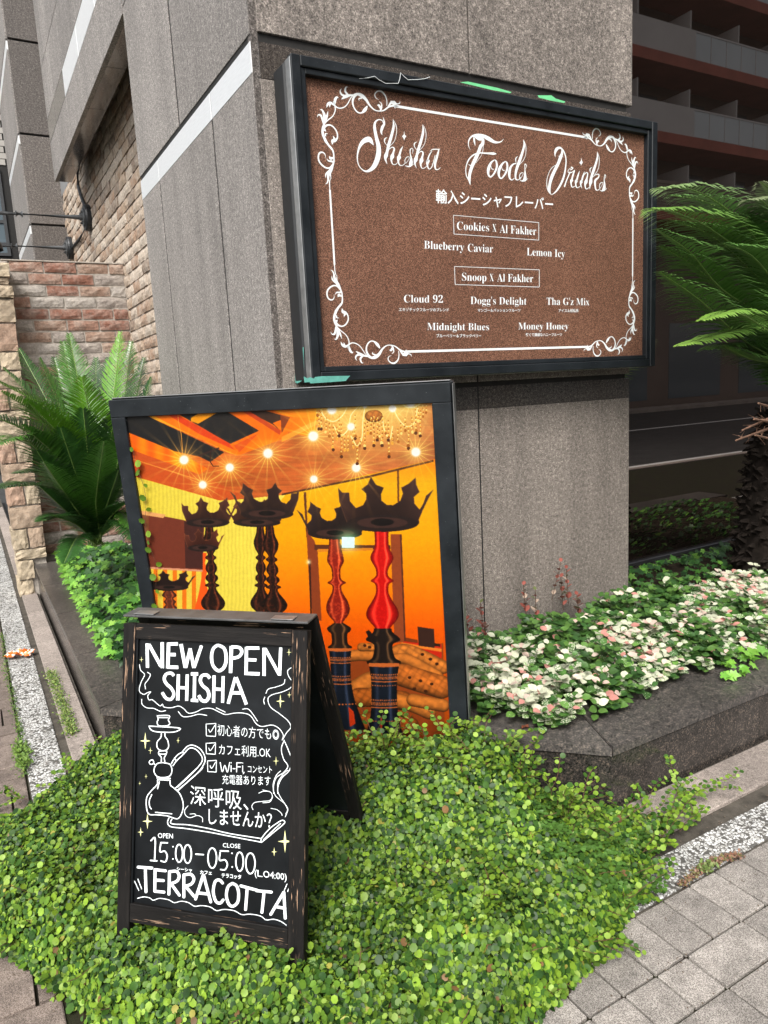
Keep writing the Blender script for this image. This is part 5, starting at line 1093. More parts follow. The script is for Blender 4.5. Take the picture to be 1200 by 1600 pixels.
def bulk(name, tmpl, faces, P_, Fw, Nn, S, Cc, mat, parent=None, org=(0, 0, 0)):
    """tmpl (k,3) in (side, forward, normal); one copy per row of P_"""
    P_, Fw, Nn, S, Cc = [np.asarray(q, np.float64) for q in (P_, Fw, Nn, S, Cc)]
    Fw = Fw/np.linalg.norm(Fw, axis=1, keepdims=True); Sd = np.cross(Fw, Nn); Sd /= np.linalg.norm(Sd, axis=1, keepdims=True)+1e-9; Nn = np.cross(Sd, Fw)
    S = S if S.ndim == 2 else np.repeat(S[:, None], 3, 1); t = np.asarray(tmpl, float); k = len(t); n = len(P_)
    V = P_[:, None]+(t[None, :, 0, None]*S[:, None, 0:1])*Sd[:, None]+(t[None, :, 1, None]*S[:, None, 1:2])*Fw[:, None]+(t[None, :, 2, None]*S[:, None, 2:3])*Nn[:, None]
    V = (V-np.array(org)).reshape(-1, 3); me = bpy.data.meshes.new(name)
    fl = np.array([len(f) for f in faces]); fi = np.concatenate([np.array(f) for f in faces])
    me.vertices.add(n*k); me.vertices.foreach_set('co', V.astype(np.float32).ravel())
    L_ = (fi[None, :]+(np.arange(n)*k)[:, None]).ravel(); me.loops.add(len(L_)); me.loops.foreach_set('vertex_index', L_.astype(np.int32))
    tot = np.tile(fl, n); st = np.concatenate([[0], np.cumsum(tot)[:-1]]); me.polygons.add(len(tot)); me.polygons.foreach_set('loop_start', st.astype(np.int32)); me.polygons.foreach_set('loop_total', tot.astype(np.int32))
    me.polygons.foreach_set('use_smooth', np.ones(len(tot), bool)); me.update(calc_edges=True)
    if Cc.shape[1] == 3: Cc = np.concatenate([Cc, np.zeros((n, 1))], 1)
    a = me.color_attributes.new('Col', 'FLOAT_COLOR', 'POINT'); a.data.foreach_set('color', np.repeat(Cc, k, 0).astype(np.float32).ravel())
    me.materials.append(mat); o = bpy.data.objects.new(name, me); COL.objects.link(o); o.parent = parent; o.location = tuple(np.array(org)-worg(parent)); return o
def noise2(x, y, s, seed):
    g = np.random.default_rng(seed).random((64, 64)); a, b = x/s+20, y/s+20; i, j_ = np.floor(a).astype(int), np.floor(b).astype(int); u, v = a-i, b-j_; u = u*u*(3-2*u); v = v*v*(3-2*v); i %= 63; j_ %= 63
    return (g[i, j_]*(1-u)+g[i+1, j_]*u)*(1-v)+(g[i, j_+1]*(1-u)+g[i+1, j_+1]*u)*v
def inpoly(x, y, poly):
    m = np.zeros(x.shape, bool)
    for k in range(len(poly)):
        (xa, ya), (xb, yb) = poly[k], poly[(k+1) % len(poly)]
        if ya != yb: m ^= ((ya > y) != (yb > y)) & (x < (xb-xa)*(y-ya)/(yb-ya)+xa)
    return m
def edged(x, y, poly):
    d = np.full(x.shape, 9.0)
    for k in range(len(poly)):
        a, b = np.array(poly[k]), np.array(poly[(k+1) % len(poly)]); ab_ = b-a; t = np.clip(((x-a[0])*ab_[0]+(y-a[1])*ab_[1])/(ab_ @ ab_+1e-9), 0, 1)
        d = np.minimum(d, np.hypot(x-a[0]-t*ab_[0], y-a[1]-t*ab_[1]))
    return d
def rand_in(poly, n, r):
    p = np.array(poly); out = []
    while sum(len(q) for q in out) < n:
        q = r.random((n*2, 2))*(p.max(0)-p.min(0))+p.min(0); out.append(q[inpoly(q[:, 0], q[:, 1], poly)])
    return np.concatenate(out)[:n]
# round leaf, slightly cupped (7 vertices), leaf base at the origin
RL = [(0, 0, 0)]+[(.5*math.sin(a), .5-.5*math.cos(a)*1.0, .05*(abs(math.sin(a)))) for a in (.9, 1.8, 2.65, 3.63, 4.48, 5.38)]+[(0, .52, -.03)]
RF = [(7, i, i+1) for i in range(0, 6)]+[(7, 6, 0)]
# pointed oval leaf with a fold along the midrib
OL = [(0, 0, 0), (.27, .2, .06), (.36, .46, .07), (.25, .76, .04), (0, 1, -.05), (-.25, .76, .04), (-.36, .46, .07), (-.27, .2, .06), (0, .5, 0)]
OF = [(0, 1, 2, 8), (8, 2, 3, 4), (0, 8, 6, 7), (8, 4, 5, 6)]
# five-lobed ivy leaf
IV = [(0, .0, 0), (.18, -.10, -.03), (.42, .02, .02), (.28, .22, .03), (.52, .46, -.02), (.22, .52, .03), (0, 1.0, -.05), (-.22, .52, .03), (-.52, .46, -.02), (-.28, .22, .03), (-.42, .02, .02), (-.18, -.10, -.03), (0, .38, .0)]
IF = [(12, 0, 1, 2), (12, 2, 3), (12, 3, 4), (12, 4, 5), (12, 5, 6), (12, 6, 7), (12, 7, 8), (12, 8, 9), (12, 9, 10), (12, 10, 11, 0)]
LM_VINE = leaf_mat('leaf_creeper', .45, .14, spec=.25); LM_JAS = leaf_mat('leaf_variegated', .4, .2, True); LM_IVY = leaf_mat('leaf_ivy', .35, .18); LM_CYC = leaf_mat('leaf_cycad', .30, .12, spec=.7)
STEM = plain('reddish_stem', (.10, .045, .025), .8, .3, 40)
def pick(r, n, cols, w):
    return np.array(cols)[r.choice(len(cols), n, p=np.array(w)/sum(w))]*(.8+.4*r.random((n, 1)))
# ================================================================ green creeper over the pavement corner
g0 = lambda x, y, z=.03: tuple(on(x, y, 2, z)[:2])
VP_ = [g0(-90, 1350), g0(-70, 1440), g0(0, 1475), g0(70, 1520), g0(125, 1570), g0(190, 1660), g0(500, 1760), g0(740, 1690), g0(830, 1590), g0(880, 1545), g0(955, 1465), g0(995, 1395), g0(1012, 1345), g0(1028, 1302), g0(1058, 1276), (1.80, 1.62), (1.74, 1.66), (.36, 3.04), g0(135, 1195), g0(60, 1262), g0(-30, 1320)]
def vine_h(x, y):
    d = edged(x, y, VP_); e = np.clip(d/.20, 0, 1); e = 1-(1-e)**2.2
    wall = np.clip((x+y-3.0)/.4, 0, 1)
    h = (.028+.105*e)*(.7+.6*noise2(x, y, .16, 3))+.03*noise2(x, y, .06, 4)
    h = h*(1-.65*np.clip((x-1.33)/.2, 0, 1)); h += .07*np.exp(-((x-.86)**2+(y-1.93)**2)/(2*.10**2))
    h += .21*np.exp(-((x-1.36)**2+(y-1.80)**2)/(2*.13**2))+.17*np.exp(-((x-1.08)**2+(y-1.98)**2)/(2*.15**2))+.09*np.exp(-((x-.42)**2+(y-2.80)**2)/(2*.14**2))
    return h*np.clip(.35+d/.05, 0, 1)
vr = np.random.default_rng(11)
gx, gy = np.meshgrid(np.linspace(-.45, 2.0, 120), np.linspace(.75, 3.15, 120)); gm = inpoly(gx, gy, VP_); gh = vine_h(gx, gy)*.42
V = np.stack([gx, gy, np.where(gm, gh, -.03)], -1).reshape(-1, 3); idx = np.arange(120*120).reshape(120, 120); mb = MB()
ok = gm[:-1, :-1] | gm[1:, :-1] | gm[:-1, 1:] | gm[1:, 1:]
mb.v = [tuple(v) for v in V]; mb.f = [(int(idx[i, j_]), int(idx[i, j_+1]), int(idx[i+1, j_+1]), int(idx[i+1, j_])) for i in range(119) for j_ in range(119) if ok[i, j_]]; mb.m = [0]*len(mb.f)
LITTER = plain('leaf_litter', (.030, .026, .013), .95, .5, 60, 0, .1, .8, 120)
struct('soil_mound', mb, LITTER)
N = 118000; p = rand_in(VP_, N, vr); x, y = p[:, 0], p[:, 1]; h = vine_h(x, y); t = vr.random(N)**.55; z = h*(.30+.72*t)+vr.normal(0, .006, N)
eps = .02; gxx = (vine_h(x+eps, y)-vine_h(x-eps, y))/(2*eps); gyy = (vine_h(x, y+eps)-vine_h(x, y-eps))/(2*eps)
nn = np.stack([-gxx*.9+vr.normal(0, .5, N), -gyy*.9+vr.normal(0, .5, N), np.ones(N)], 1); nn += np.array([-.25, -.30, 0]); nn /= np.linalg.norm(nn, axis=1, keepdims=True)
th = vr.random(N)*6.283; fw = np.stack([np.cos(th), np.sin(th), np.zeros(N)], 1); fw -= nn*(fw*nn).sum(1, keepdims=True)
clump = noise2(x, y, .11, 21)*.6+noise2(x, y, .035, 22)*.4
sz = np.clip(vr.normal(.0128, .0036, N), .006, .0215)*(.75+.5*clump)
VC = [(.165, .272, .024), (.092, .178, .018), (.040, .100, .014), (.22, .33, .055), (.018, .052, .009), (.15, .085, .035), (.28, .26, .05)]
cc = pick(vr, N, VC, (3, 5, 4, 1.0, 3, .10, .16))*(.6+.75*clump[:, None])
SV = np.stack([sz*vr.uniform(.85, 1.15, N), sz*vr.uniform(.95, 1.25, N), sz], 1)
Ps, Fs_, Ns, Ss, Cs = [np.stack([x, y, z], 1)], [fw], [nn], [SV], [cc]
# loose sprigs: thin reddish stems with paired round leaves
stems = MB()
def sprig(base, d0, L_, nlf, size, lift=.3, droop=.5, cols=VC[:4], rr_=vr, rad=.0009, up=True):
    p_ = np.array(base, float); d_ = unit(d0); st_ = L_/nlf; pts = [p_.copy()]
    for k in range(nlf):
        d_ = unit(d_+rr_.normal(0, .16, 3)+np.array([0, 0, -droop*.12])); p_ = p_+d_*st_; pts.append(p_.copy())
        for sgn in (1, -1):
            sd = unit(np.cross(d_, [0, 0, 1])+1e-6)*sgn; f = unit(sd*.9+d_*.45+rr_.normal(0, .2, 3)); n_ = unit(np.array([0, 0, 1.0])+rr_.normal(0, .35, 3)-np.array([.2, .3, 0]))
            Ps.append([p_+f*.003]); Fs_.append([f]); Ns.append([n_]); s_ = size*rr_.uniform(.7, 1.15); Ss.append([[s_, s_, s_]]); Cs.append([np.array(cols[rr_.integers(len(cols))])*rr_.uniform(.85, 1.2)])
    stems.tube(pts, rad, 3, cap=False)
q = rand_in(VP_, 620, vr)
for (a, b_) in q:
    h_ = float(vine_h(np.array([a]), np.array([b_]))[0]); th = vr.random()*6.283
    sprig((a, b_, h_*.75), (math.cos(th)*.9, math.sin(th)*.9, vr.uniform(.1, .9)), vr.uniform(.05, .11), int(vr.integers(4, 8)), .017)
for k in range(130):     # taller shoots against the framed board and planter wall
    a, b_ = (1.0+vr.random()*.58, 0); b_ = 3.12-a+vr.normal(0, .04); a += vr.normal(0, .03)
    h_ = float(vine_h(np.array([a]), np.array([b_]))[0]); sprig((a, b_, h_*.7), (vr.normal(0, .5), vr.normal(0, .5), 1), vr.uniform(.10, .22), int(vr.integers(6, 11)), .019, rad=.0011)
for k in range(70):
    a = .40+vr.random()*.5; b_ = 3.22-a; h_ = float(vine_h(np.array([a]), np.array([b_]))[0]); sprig((a-.06, b_-.06, h_*.6), (vr.normal(0, .6), vr.normal(0, .6)-.2, .9), vr.uniform(.06, .17), int(vr.integers(5, 9)), .017)
for (px, py, dx, dy, L_) in ((1040, 1300, .9, .12, .20), (1050, 1290, 1, .3, .16), (1075, 1280, .9, .5, .17), (1060, 1240, .9, .2, .22), (1000, 1262, .6, .2, .12), (985, 1395, .95, -.2, .12), (975, 1400, 1, -.05, .14), (925, 1470, .6, -.6, .06), (1010, 1330, .8, .1, .12), (1000, 1365, .9, 0, .1), (10, 1300, -1, .2, .12), (40, 1250, -.8, .5, .1), (110, 1200, -.3, .9, .09), (20, 1470, -.8, -.4, .07), (85, 1515, -.5, -.7, .05), (850, 1545, .5, -.7, .05), (150, 1175, -.2, 1, .1)):
    for k in range(3): b0 = on(px+vr.uniform(-12, 12), py+vr.uniform(-10, 10), 2, .04); sprig(b0, (dx+vr.normal(0, .2), dy+vr.normal(0, .2), .35), L_*vr.uniform(.7, 1.2), int(max(4, L_/.016)), .017)
# shoots climbing the left inner edge of the picture
for (u, va, vb) in ((.085, .33, .02), (.082, .80, .25)):
    pts = [Q(u+.012*math.sin(v*23)+.05*(v if False else 0), v, .004) for v in np.linspace(va+.2, va-.15 if va < .5 else va-.25, 9)]; stems.tube(pts, .0008, 3, cap=False)
    for k, p_ in enumerate(pts):
        f = unit(eP*(1 if k % 2 else -1)+vr.normal(0, .3, 3)); Ps.append([p_]); Fs_.append([f]); Ns.append([unit(nP+vr.normal(0, .25, 3))]); s_ = vr.uniform(.016, .03); Ss.append([[s_, s_, s_]]); Cs.append([VC[0] if k % 2 else VC[1]])
cre = bulk('green_creeper', RL, RF, np.concatenate(Ps), np.concatenate(Fs_), np.concatenate(Ns), np.concatenate(Ss), np.concatenate(Cs), LM_VINE)
tag(cre, 'bright green small-leaved creeper mounding over the pavement corner around the chalkboard', 'ground cover', kind='stuff')
obj('creeper_stems', stems, STEM, cre)['kind'] = 'stuff'
# clover among the creeper
cp = np.concatenate([rand_in([g0(830, 1300), g0(1030, 1300), g0(1040, 1400), g0(960, 1440), g0(850, 1400)], 190, vr), rand_in([g0(900, 1262), g0(970, 1262), g0(970, 1280), g0(900, 1280)], 16, vr)])
P2_, F2_, N2_, S2_, C2_ = [], [], [], [], []
HL = [(0, 0, 0), (.30, .45, .05), (.38, .80, .05), (.20, 1.0, .0), (0, .86, -.04), (-.20, 1.0, .0), (-.38, .80, .05), (-.30, .45, .05)]; HF = [(0, 1, 2, 3, 4), (0, 4, 5, 6, 7)]
for a, b_ in cp:
    h_ = float(vine_h(np.array([a]), np.array([b_]))[0])+.012; th = vr.random()*6.28; n_ = unit(np.array([-.15, -.25, 1])+vr.normal(0, .2, 3)); s_ = vr.uniform(.012, .019)
    for k in range(3): a_ = th+k*2.094; P2_.append((a, b_, h_)); F2_.append((math.cos(a_), math.sin(a_), .0)); N2_.append(n_); S2_.append(s_); C2_.append(np.array((.060, .135, .022))*vr.uniform(.8, 1.3))
tag(bulk('clover', HL, HF, P2_, F2_, N2_, S2_, C2_, LM_VINE), 'darker clover leaves mixed into the right side of the creeper', 'clover', kind='stuff')
# ================================================================ variegated jasmine in the right planter
JP = [g0(730, 1115, .24), g0(790, 1136, .24), g0(865, 1146, .24), g0(935, 1124, .24), g0(985, 1098, .24), g0(1065, 1060, .24), g0(1110, 1048, .24), g0(1215, 1010, .24), g0(1330, 965, .24), (4.2, 2.45), (3.1, 2.62), (1.35, 2.62), (1.20, 2.5)]
def soft_h(x, y, poly, h0, wd, seed): d = edged(x, y, poly); e = np.clip(d/wd, 0, 1); return h0*(.45+.55*(1-(1-e)**2))*(.7+.6*noise2(x, y, .15, seed))
jr = np.random.default_rng(23); Ps, Fs_, Ns, Ss, Cs = [], [], [], [], []; stems = MB()
def jsprig(a, b_, top, cols_top, dark, n_pairs, size, lean):
    ax = unit(np.array([lean[0], lean[1], 1.0])); Lh = top
    for k in range(n_pairs):
        f_ = (k+1)/n_pairs; p_ = np.array([a, b_, ZC-.01])+ax*Lh*(.35+.65*f_); th = jr.random()*.8+(k % 2)*1.57
        for sg in range(2 if k < n_pairs-1 else 4):
            an = th+sg*(math.pi if k < n_pairs-1 else math.pi/2); el = .0+.42*(k/n_pairs)+jr.normal(0, .16); f = np.array([math.cos(an)*math.cos(el), math.sin(an)*math.cos(el), math.sin(el)])
            n_ = unit(np.array([-math.cos(an)*math.sin(el)-.25, -math.sin(an)*math.sin(el)-.4, math.cos(el)])+jr.normal(0, .2, 3)); s_ = size*jr.uniform(.7, 1.15)*(1.0 if k < n_pairs-1 else .85)
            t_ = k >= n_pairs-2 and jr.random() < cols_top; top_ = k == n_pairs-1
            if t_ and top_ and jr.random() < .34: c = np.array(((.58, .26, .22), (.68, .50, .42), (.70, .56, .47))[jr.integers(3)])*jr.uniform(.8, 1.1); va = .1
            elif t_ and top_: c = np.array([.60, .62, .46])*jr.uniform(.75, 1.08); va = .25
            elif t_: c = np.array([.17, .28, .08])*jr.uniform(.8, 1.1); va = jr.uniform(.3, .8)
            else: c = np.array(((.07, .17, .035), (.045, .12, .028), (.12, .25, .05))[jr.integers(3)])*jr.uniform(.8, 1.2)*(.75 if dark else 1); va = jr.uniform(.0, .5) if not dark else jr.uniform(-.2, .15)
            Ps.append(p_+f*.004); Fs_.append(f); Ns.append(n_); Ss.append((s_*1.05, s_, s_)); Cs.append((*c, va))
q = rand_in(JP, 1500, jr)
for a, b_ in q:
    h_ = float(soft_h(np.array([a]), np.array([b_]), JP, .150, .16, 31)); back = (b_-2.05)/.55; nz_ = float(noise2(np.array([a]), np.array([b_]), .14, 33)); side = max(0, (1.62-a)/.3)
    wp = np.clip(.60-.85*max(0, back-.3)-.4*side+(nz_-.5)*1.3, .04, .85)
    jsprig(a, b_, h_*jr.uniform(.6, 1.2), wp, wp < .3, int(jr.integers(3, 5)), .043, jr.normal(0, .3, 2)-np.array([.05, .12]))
for (px, py, hh) in ((862, 900, .20), (888, 905, .19), (822, 925, .15), (838, 930, .16), (735, 955, .14), (755, 950, .15), (955, 925, .12), (880, 915, .17), (905, 925, .13), (760, 975, .12)):     # dark red shoots against the stone
    b0 = on(px, py+38, 1, 2.56); ax = unit(np.array([jr.normal(0, .2)-.1, jr.normal(0, .15)-.1, 1])); stems.tube([b0, b0+ax*hh*.55, b0+ax*hh], .0016, 4)
    for k in range(9):
        p_ = b0+ax*hh*(.15+.85*k/8); an = k*1.6+jr.random(); f = unit(np.array([math.cos(an), math.sin(an), .8])); c = np.array(((.22, .06, .045), (.30, .09, .07), (.10, .05, .035), (.5, .38, .30), (.12, .14, .05))[jr.choice(5, p=[.3, .25, .2, .1, .15])]); s_ = .040*jr.uniform(.7, 1.1)*(1-.35*k/8)
        Ps.append(p_); Fs_.append(f); Ns.append(unit(np.array([-f[0], -f[1], .7]))); Ss.append((s_, s_, s_)); Cs.append((*c, -.3))
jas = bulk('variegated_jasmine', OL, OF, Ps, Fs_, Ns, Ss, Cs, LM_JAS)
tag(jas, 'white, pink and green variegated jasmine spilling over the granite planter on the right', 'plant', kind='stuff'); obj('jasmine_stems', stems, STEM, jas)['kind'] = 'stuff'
# ================================================================ ivy
def ivy(name, label, poly, n, size, h0, cols, w, seed, over=0.0, z0=ZC-.01):
    r = np.random.default_rng(seed); p = rand_in(poly, n, r); x, y = p[:, 0], p[:, 1]; h = soft_h(x, y, poly, h0, .15, seed+1); z = z0+h*(.25+.8*r.random(n)**.6)
    nn = np.stack([r.normal(-.35, .35, n), r.normal(-.45, .35, n), np.ones(n)], 1); nn /= np.linalg.norm(nn, axis=1, keepdims=True); th = r.normal(-2.2, 1.3, n); f = np.stack([np.cos(th), np.sin(th), r.normal(-.45, .3, n)], 1); f -= nn*(f*nn).sum(1, keepdims=True)
    s_ = size*r.uniform(.55, 1.2, n); o = bulk(name, IV, IF, np.stack([x, y, z], 1), f, nn, s_, pick(r, n, cols, w)*(.7+.6*noise2(x, y, .2, seed+2)[:, None]), LM_IVY); tag(o, label, 'ivy', kind='stuff'); return o
w0 = lambda px, py, z: tuple(on(px, py, 2, z)[:2])
LIV = [w0(95, 858, .24), w0(112, 900, .24), w0(150, 975, .24), w0(175, 1020, .24), w0(190, 1045, .24), (.95, 3.0), (1.04, 3.4), (1.04, 6.2), (.62, 6.2)]
GI = [(.055, .165, .024), (.026, .09, .016), (.12, .28, .036), (.014, .05, .011), (.20, .38, .05)]
ivy('ivy_bed', 'glossy green ivy filling the left planter under the leafy palm', LIV, 2300, .062, .17, GI, (4, 4, 2.2, 3, 1), 41)
ivy('ivy_tips', 'pale young ivy tips trailing over the left planter edge', [w0(88, 862, .25), w0(100, 905, .25), w0(140, 980, .25), w0(165, 1030, .25), w0(185, 1025, .3), w0(150, 940, .3), w0(120, 880, .3)], 240, .05, .13, [(.20, .42, .055), (.14, .33, .045)], (1, 1), 44)
RIV = [(3.0, 2.30), (3.4, 2.12), (4.8, 1.95), (6, 2.0), (6, 3.2), (3.0, 3.2)]
ivy('ivy_bed', 'dark green ivy around the palm trunk below the brown window', RIV, 1700, .045, .085, GI, (4, 5, 1.2, 3, .2), 47)
ivy('ivy_tips', 'lime green ivy cluster among the white and pink jasmine leaves', [w0(1125, 1055, .27), w0(1130, 1020, .30), w0(1170, 1000, .30), w0(1205, 1000, .3), w0(1200, 1030, .26), w0(1160, 1052, .26)], 45, .045, .12, [(.20, .44, .05), (.13, .33, .04)], (1, 1), 50)
ivy('ivy_tips', 'small lime green ivy cluster in the middle of the jasmine', [w0(1075, 1000, .30), w0(1110, 1000, .30), w0(1120, 975, .3), w0(1085, 970, .3)], 26, .05, .15, [(.20, .44, .05)], (1,), 52)
# ================================================================ cycad palms
def frond(pts3, par, nl=62, ll=.16, wl=.0075, col=(.05, .15, .025), r=None, fwd=0.0, vee=.55, tipc=None, sagl=.25):
    """arching rib through pts3 with paired narrow leaflets"""
    c = np.array(smooth(pts3, 12)); L_ = np.concatenate([[0], np.cumsum(np.linalg.norm(np.diff(c, axis=0), axis=1))]); tot = L_[-1]
    ts = np.linspace(.12, .995, nl); Pn = np.stack([np.interp(ts*tot, L_, c[:, k]) for k in range(3)], 1); T = np.gradient(Pn, axis=0); T /= np.linalg.norm(T, axis=1, keepdims=True)
    S_ = np.cross(T, [0, 0, 1.0]); S_ /= np.linalg.norm(S_, axis=1, keepdims=True)+1e-6; U_ = np.cross(S_, T)
    prof = np.clip(np.sin(np.pi*np.clip(ts*.93+.05, 0, 1))**.55, .18, 1)*np.where(ts > .8, 1-(ts-.8)*2.0, 1)
    A_, Fv, Nv, Sv, Cv = [], [], [], [], []
    for sg in (1, -1):
        f = S_*sg*.85+T*(.5+fwd+.5*ts[:, None]**2)+U_*vee+r.normal(0, .035, (nl, 3)); f /= np.linalg.norm(f, axis=1, keepdims=True); n_ = np.cross(f, T)*(-sg); n_ /= np.linalg.norm(n_, axis=1, keepdims=True)+1e-9
        n_ = np.where((n_ @ [0, 0, 1.0])[:, None] < 0, -n_, n_)
        A_.append(Pn); Fv.append(f); Nv.append(n_); l_ = ll*prof*r.uniform(.94, 1.05, nl); Sv.append(np.stack([np.full(nl, wl), l_, l_], 1)); cc = np.array(col)*r.uniform(.8, 1.25, (nl, 1))
        if tipc is not None: cc = cc*(1-ts[:, None]**2)+np.array(tipc)*ts[:, None]**2
        Cv.append(cc)
    t4 = [(-.35, 0, 0), (.35, 0, 0), (-.5, .3, .02), (.5, .3, .02), (-.4, .7, -sagl*.3), (.4, .7, -sagl*.3), (0, 1, -sagl)]
    fr = bulk('frond', t4, [(0, 1, 3, 2), (2, 3, 5, 4), (4, 5, 6)], np.concatenate(A_), np.concatenate(Fv), np.concatenate(Nv), np.concatenate(Sv), np.concatenate(Cv), LM_CYC, par, worg(par))
    mb = MB(); mb.tube(c[::3] if len(c) % 3 == 1 else np.concatenate([c[::3], c[-1:]]), list(np.linspace(.007, .0018, len(c[::3])+(0 if len(c) % 3 == 1 else 1))), 5)
    rb = obj('midrib', mb, RIB, fr); return fr
RIB = plain('cycad_midrib', (.16, .26, .06), .45, .2, 20)
cr = np.random.default_rng(61)
def L3(px, py, y): return on(px, py, 1, y)
lb = L3(150, 850, 4.75)
lp = thing('cycad_palm', 'dark green cycad with feathery fronds in the left planter before the brick wall', 'palm', (lb[0], lb[1], ZC))
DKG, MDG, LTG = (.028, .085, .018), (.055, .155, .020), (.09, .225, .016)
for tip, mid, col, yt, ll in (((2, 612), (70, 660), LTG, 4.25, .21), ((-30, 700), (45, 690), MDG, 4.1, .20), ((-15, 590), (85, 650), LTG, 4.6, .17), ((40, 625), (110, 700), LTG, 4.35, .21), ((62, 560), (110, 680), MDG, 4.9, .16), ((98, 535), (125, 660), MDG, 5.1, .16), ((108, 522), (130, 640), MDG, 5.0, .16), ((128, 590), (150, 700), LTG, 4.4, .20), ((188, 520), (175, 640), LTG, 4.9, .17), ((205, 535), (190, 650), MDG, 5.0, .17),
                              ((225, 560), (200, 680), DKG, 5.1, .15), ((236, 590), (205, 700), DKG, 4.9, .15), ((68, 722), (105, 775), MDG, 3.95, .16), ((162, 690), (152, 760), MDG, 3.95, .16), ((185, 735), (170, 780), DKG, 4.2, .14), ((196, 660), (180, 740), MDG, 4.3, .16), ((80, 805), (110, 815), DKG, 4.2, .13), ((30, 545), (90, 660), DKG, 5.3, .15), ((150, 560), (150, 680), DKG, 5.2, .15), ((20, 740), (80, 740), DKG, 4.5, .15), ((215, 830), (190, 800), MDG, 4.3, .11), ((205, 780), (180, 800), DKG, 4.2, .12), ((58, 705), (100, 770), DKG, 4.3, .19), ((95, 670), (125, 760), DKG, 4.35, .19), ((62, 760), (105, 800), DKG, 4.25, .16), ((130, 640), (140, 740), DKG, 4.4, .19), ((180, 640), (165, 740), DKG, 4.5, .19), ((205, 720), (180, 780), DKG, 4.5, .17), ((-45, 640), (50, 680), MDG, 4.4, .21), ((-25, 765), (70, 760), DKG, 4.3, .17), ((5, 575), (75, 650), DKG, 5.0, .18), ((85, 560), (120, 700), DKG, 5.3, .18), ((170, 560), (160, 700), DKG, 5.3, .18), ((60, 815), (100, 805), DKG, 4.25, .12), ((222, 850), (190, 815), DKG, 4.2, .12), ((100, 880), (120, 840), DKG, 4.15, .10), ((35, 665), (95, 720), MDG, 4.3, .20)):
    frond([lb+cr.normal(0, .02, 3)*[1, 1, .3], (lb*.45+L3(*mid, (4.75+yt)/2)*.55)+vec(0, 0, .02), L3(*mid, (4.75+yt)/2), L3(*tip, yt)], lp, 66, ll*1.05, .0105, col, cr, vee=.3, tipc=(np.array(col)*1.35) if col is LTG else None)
mb = MB(); mb.lathe((lb[0], lb[1], ZC-.03), [(.0, 0), (.05, 0), (.06, .06), (.05, .12), (0, .16)], 14); obj('trunk', mb, plain('cycad_bark', (.06, .042, .03), .9, .4, 30, 0, .2, .9, 60), lp)
_tx = on(1232, 800, 1, 2.50)[0]; tc = vec(_tx, 2.50, .2); rc = vec(_tx, 2.48, 1.22)
rpm = thing('cycad_palm', 'big cycad with a thick dark trunk arching its fronds past the sign on the right', 'palm', tuple(tc))
BARK = plain('cycad_bark_dark', (.016, .012, .0095), .95, .5, 25, 0, .15, .9, 50)
prof = [(0, 0), (.27, 0), (.29, .10), (.27, .35), (.24, .60), (.205, .85), (.17, 1.0), (.08, 1.08), (0, 1.1)]
mb = MB(); mb.lathe(tc, prof, 26); obj('trunk', mb, BARK, rpm)
mb = MB()
for k in range(30):
    zz = .03+k*.034; R0_ = float(np.interp(zz, [p_[1] for p_ in prof[1:]], [p_[0] for p_ in prof[1:]]))-.012
    for q in range(24):
        an = 2*math.pi*(q+.5*(k % 2))/24+cr.normal(0, .05); o_ = unit((math.cos(an), math.sin(an), 0)); sd = vec(-o_[1], o_[0], 0); p_ = tc+o_*R0_+vec(0, 0, zz); w_ = .034*cr.uniform(.7, 1.1); j_ = cr.uniform(.012, .065); up_ = vec(0, 0, cr.uniform(-.02, .05)); p_ = p_+vec(0, 0, cr.normal(0, .008))
        mb.add([p_-sd*w_/2, p_+sd*w_/2, p_+sd*w_/2+vec(0, 0, .026), p_-sd*w_/2+vec(0, 0, .026), p_-sd*w_*.3+o_*j_+up_, p_+sd*w_*.3+o_*j_+up_, p_+o_*j_*.9+up_+vec(0, 0, .012)], [(0, 1, 5, 4), (1, 2, 6, 5), (3, 0, 4, 6), (4, 5, 6), (2, 3, 6)])
obj('leaf_base_scales', mb, BARK, rpm)['kind'] = 'stuff'
DEAD = plain('dead_frond', (.20, .11, .07), .8, .4, 30)
for k, (a, b_) in enumerate((((1205, 668), (1150, 688)), ((1210, 650), (1160, 672)), ((1215, 640), (1185, 630)), ((1212, 660), (1178, 655)), ((1220, 690), (1180, 680)))):
    mb = MB(); mb.tube([L3(a[0]+50, a[1]+5, 2.25), L3(*a, 2.15), L3(*b_, 2.0)], [.009, .008, .004], 5)
    for q in range(9):
        t_ = q/9; p_ = L3(*a, 2.15)*(1-t_)+L3(*b_, 2.0)*t_; e_ = p_+unit(cr.normal(0, 1, 3)+vec(-.6, 0, .2))*.05; mb.tube([p_, e_], [.002, .0008], 3)
    obj('dead_frond', mb, DEAD, rpm)
S3 = (.085, .19, .045)
RDK, RMD = (.075, .175, .050), (.125, .27, .055)
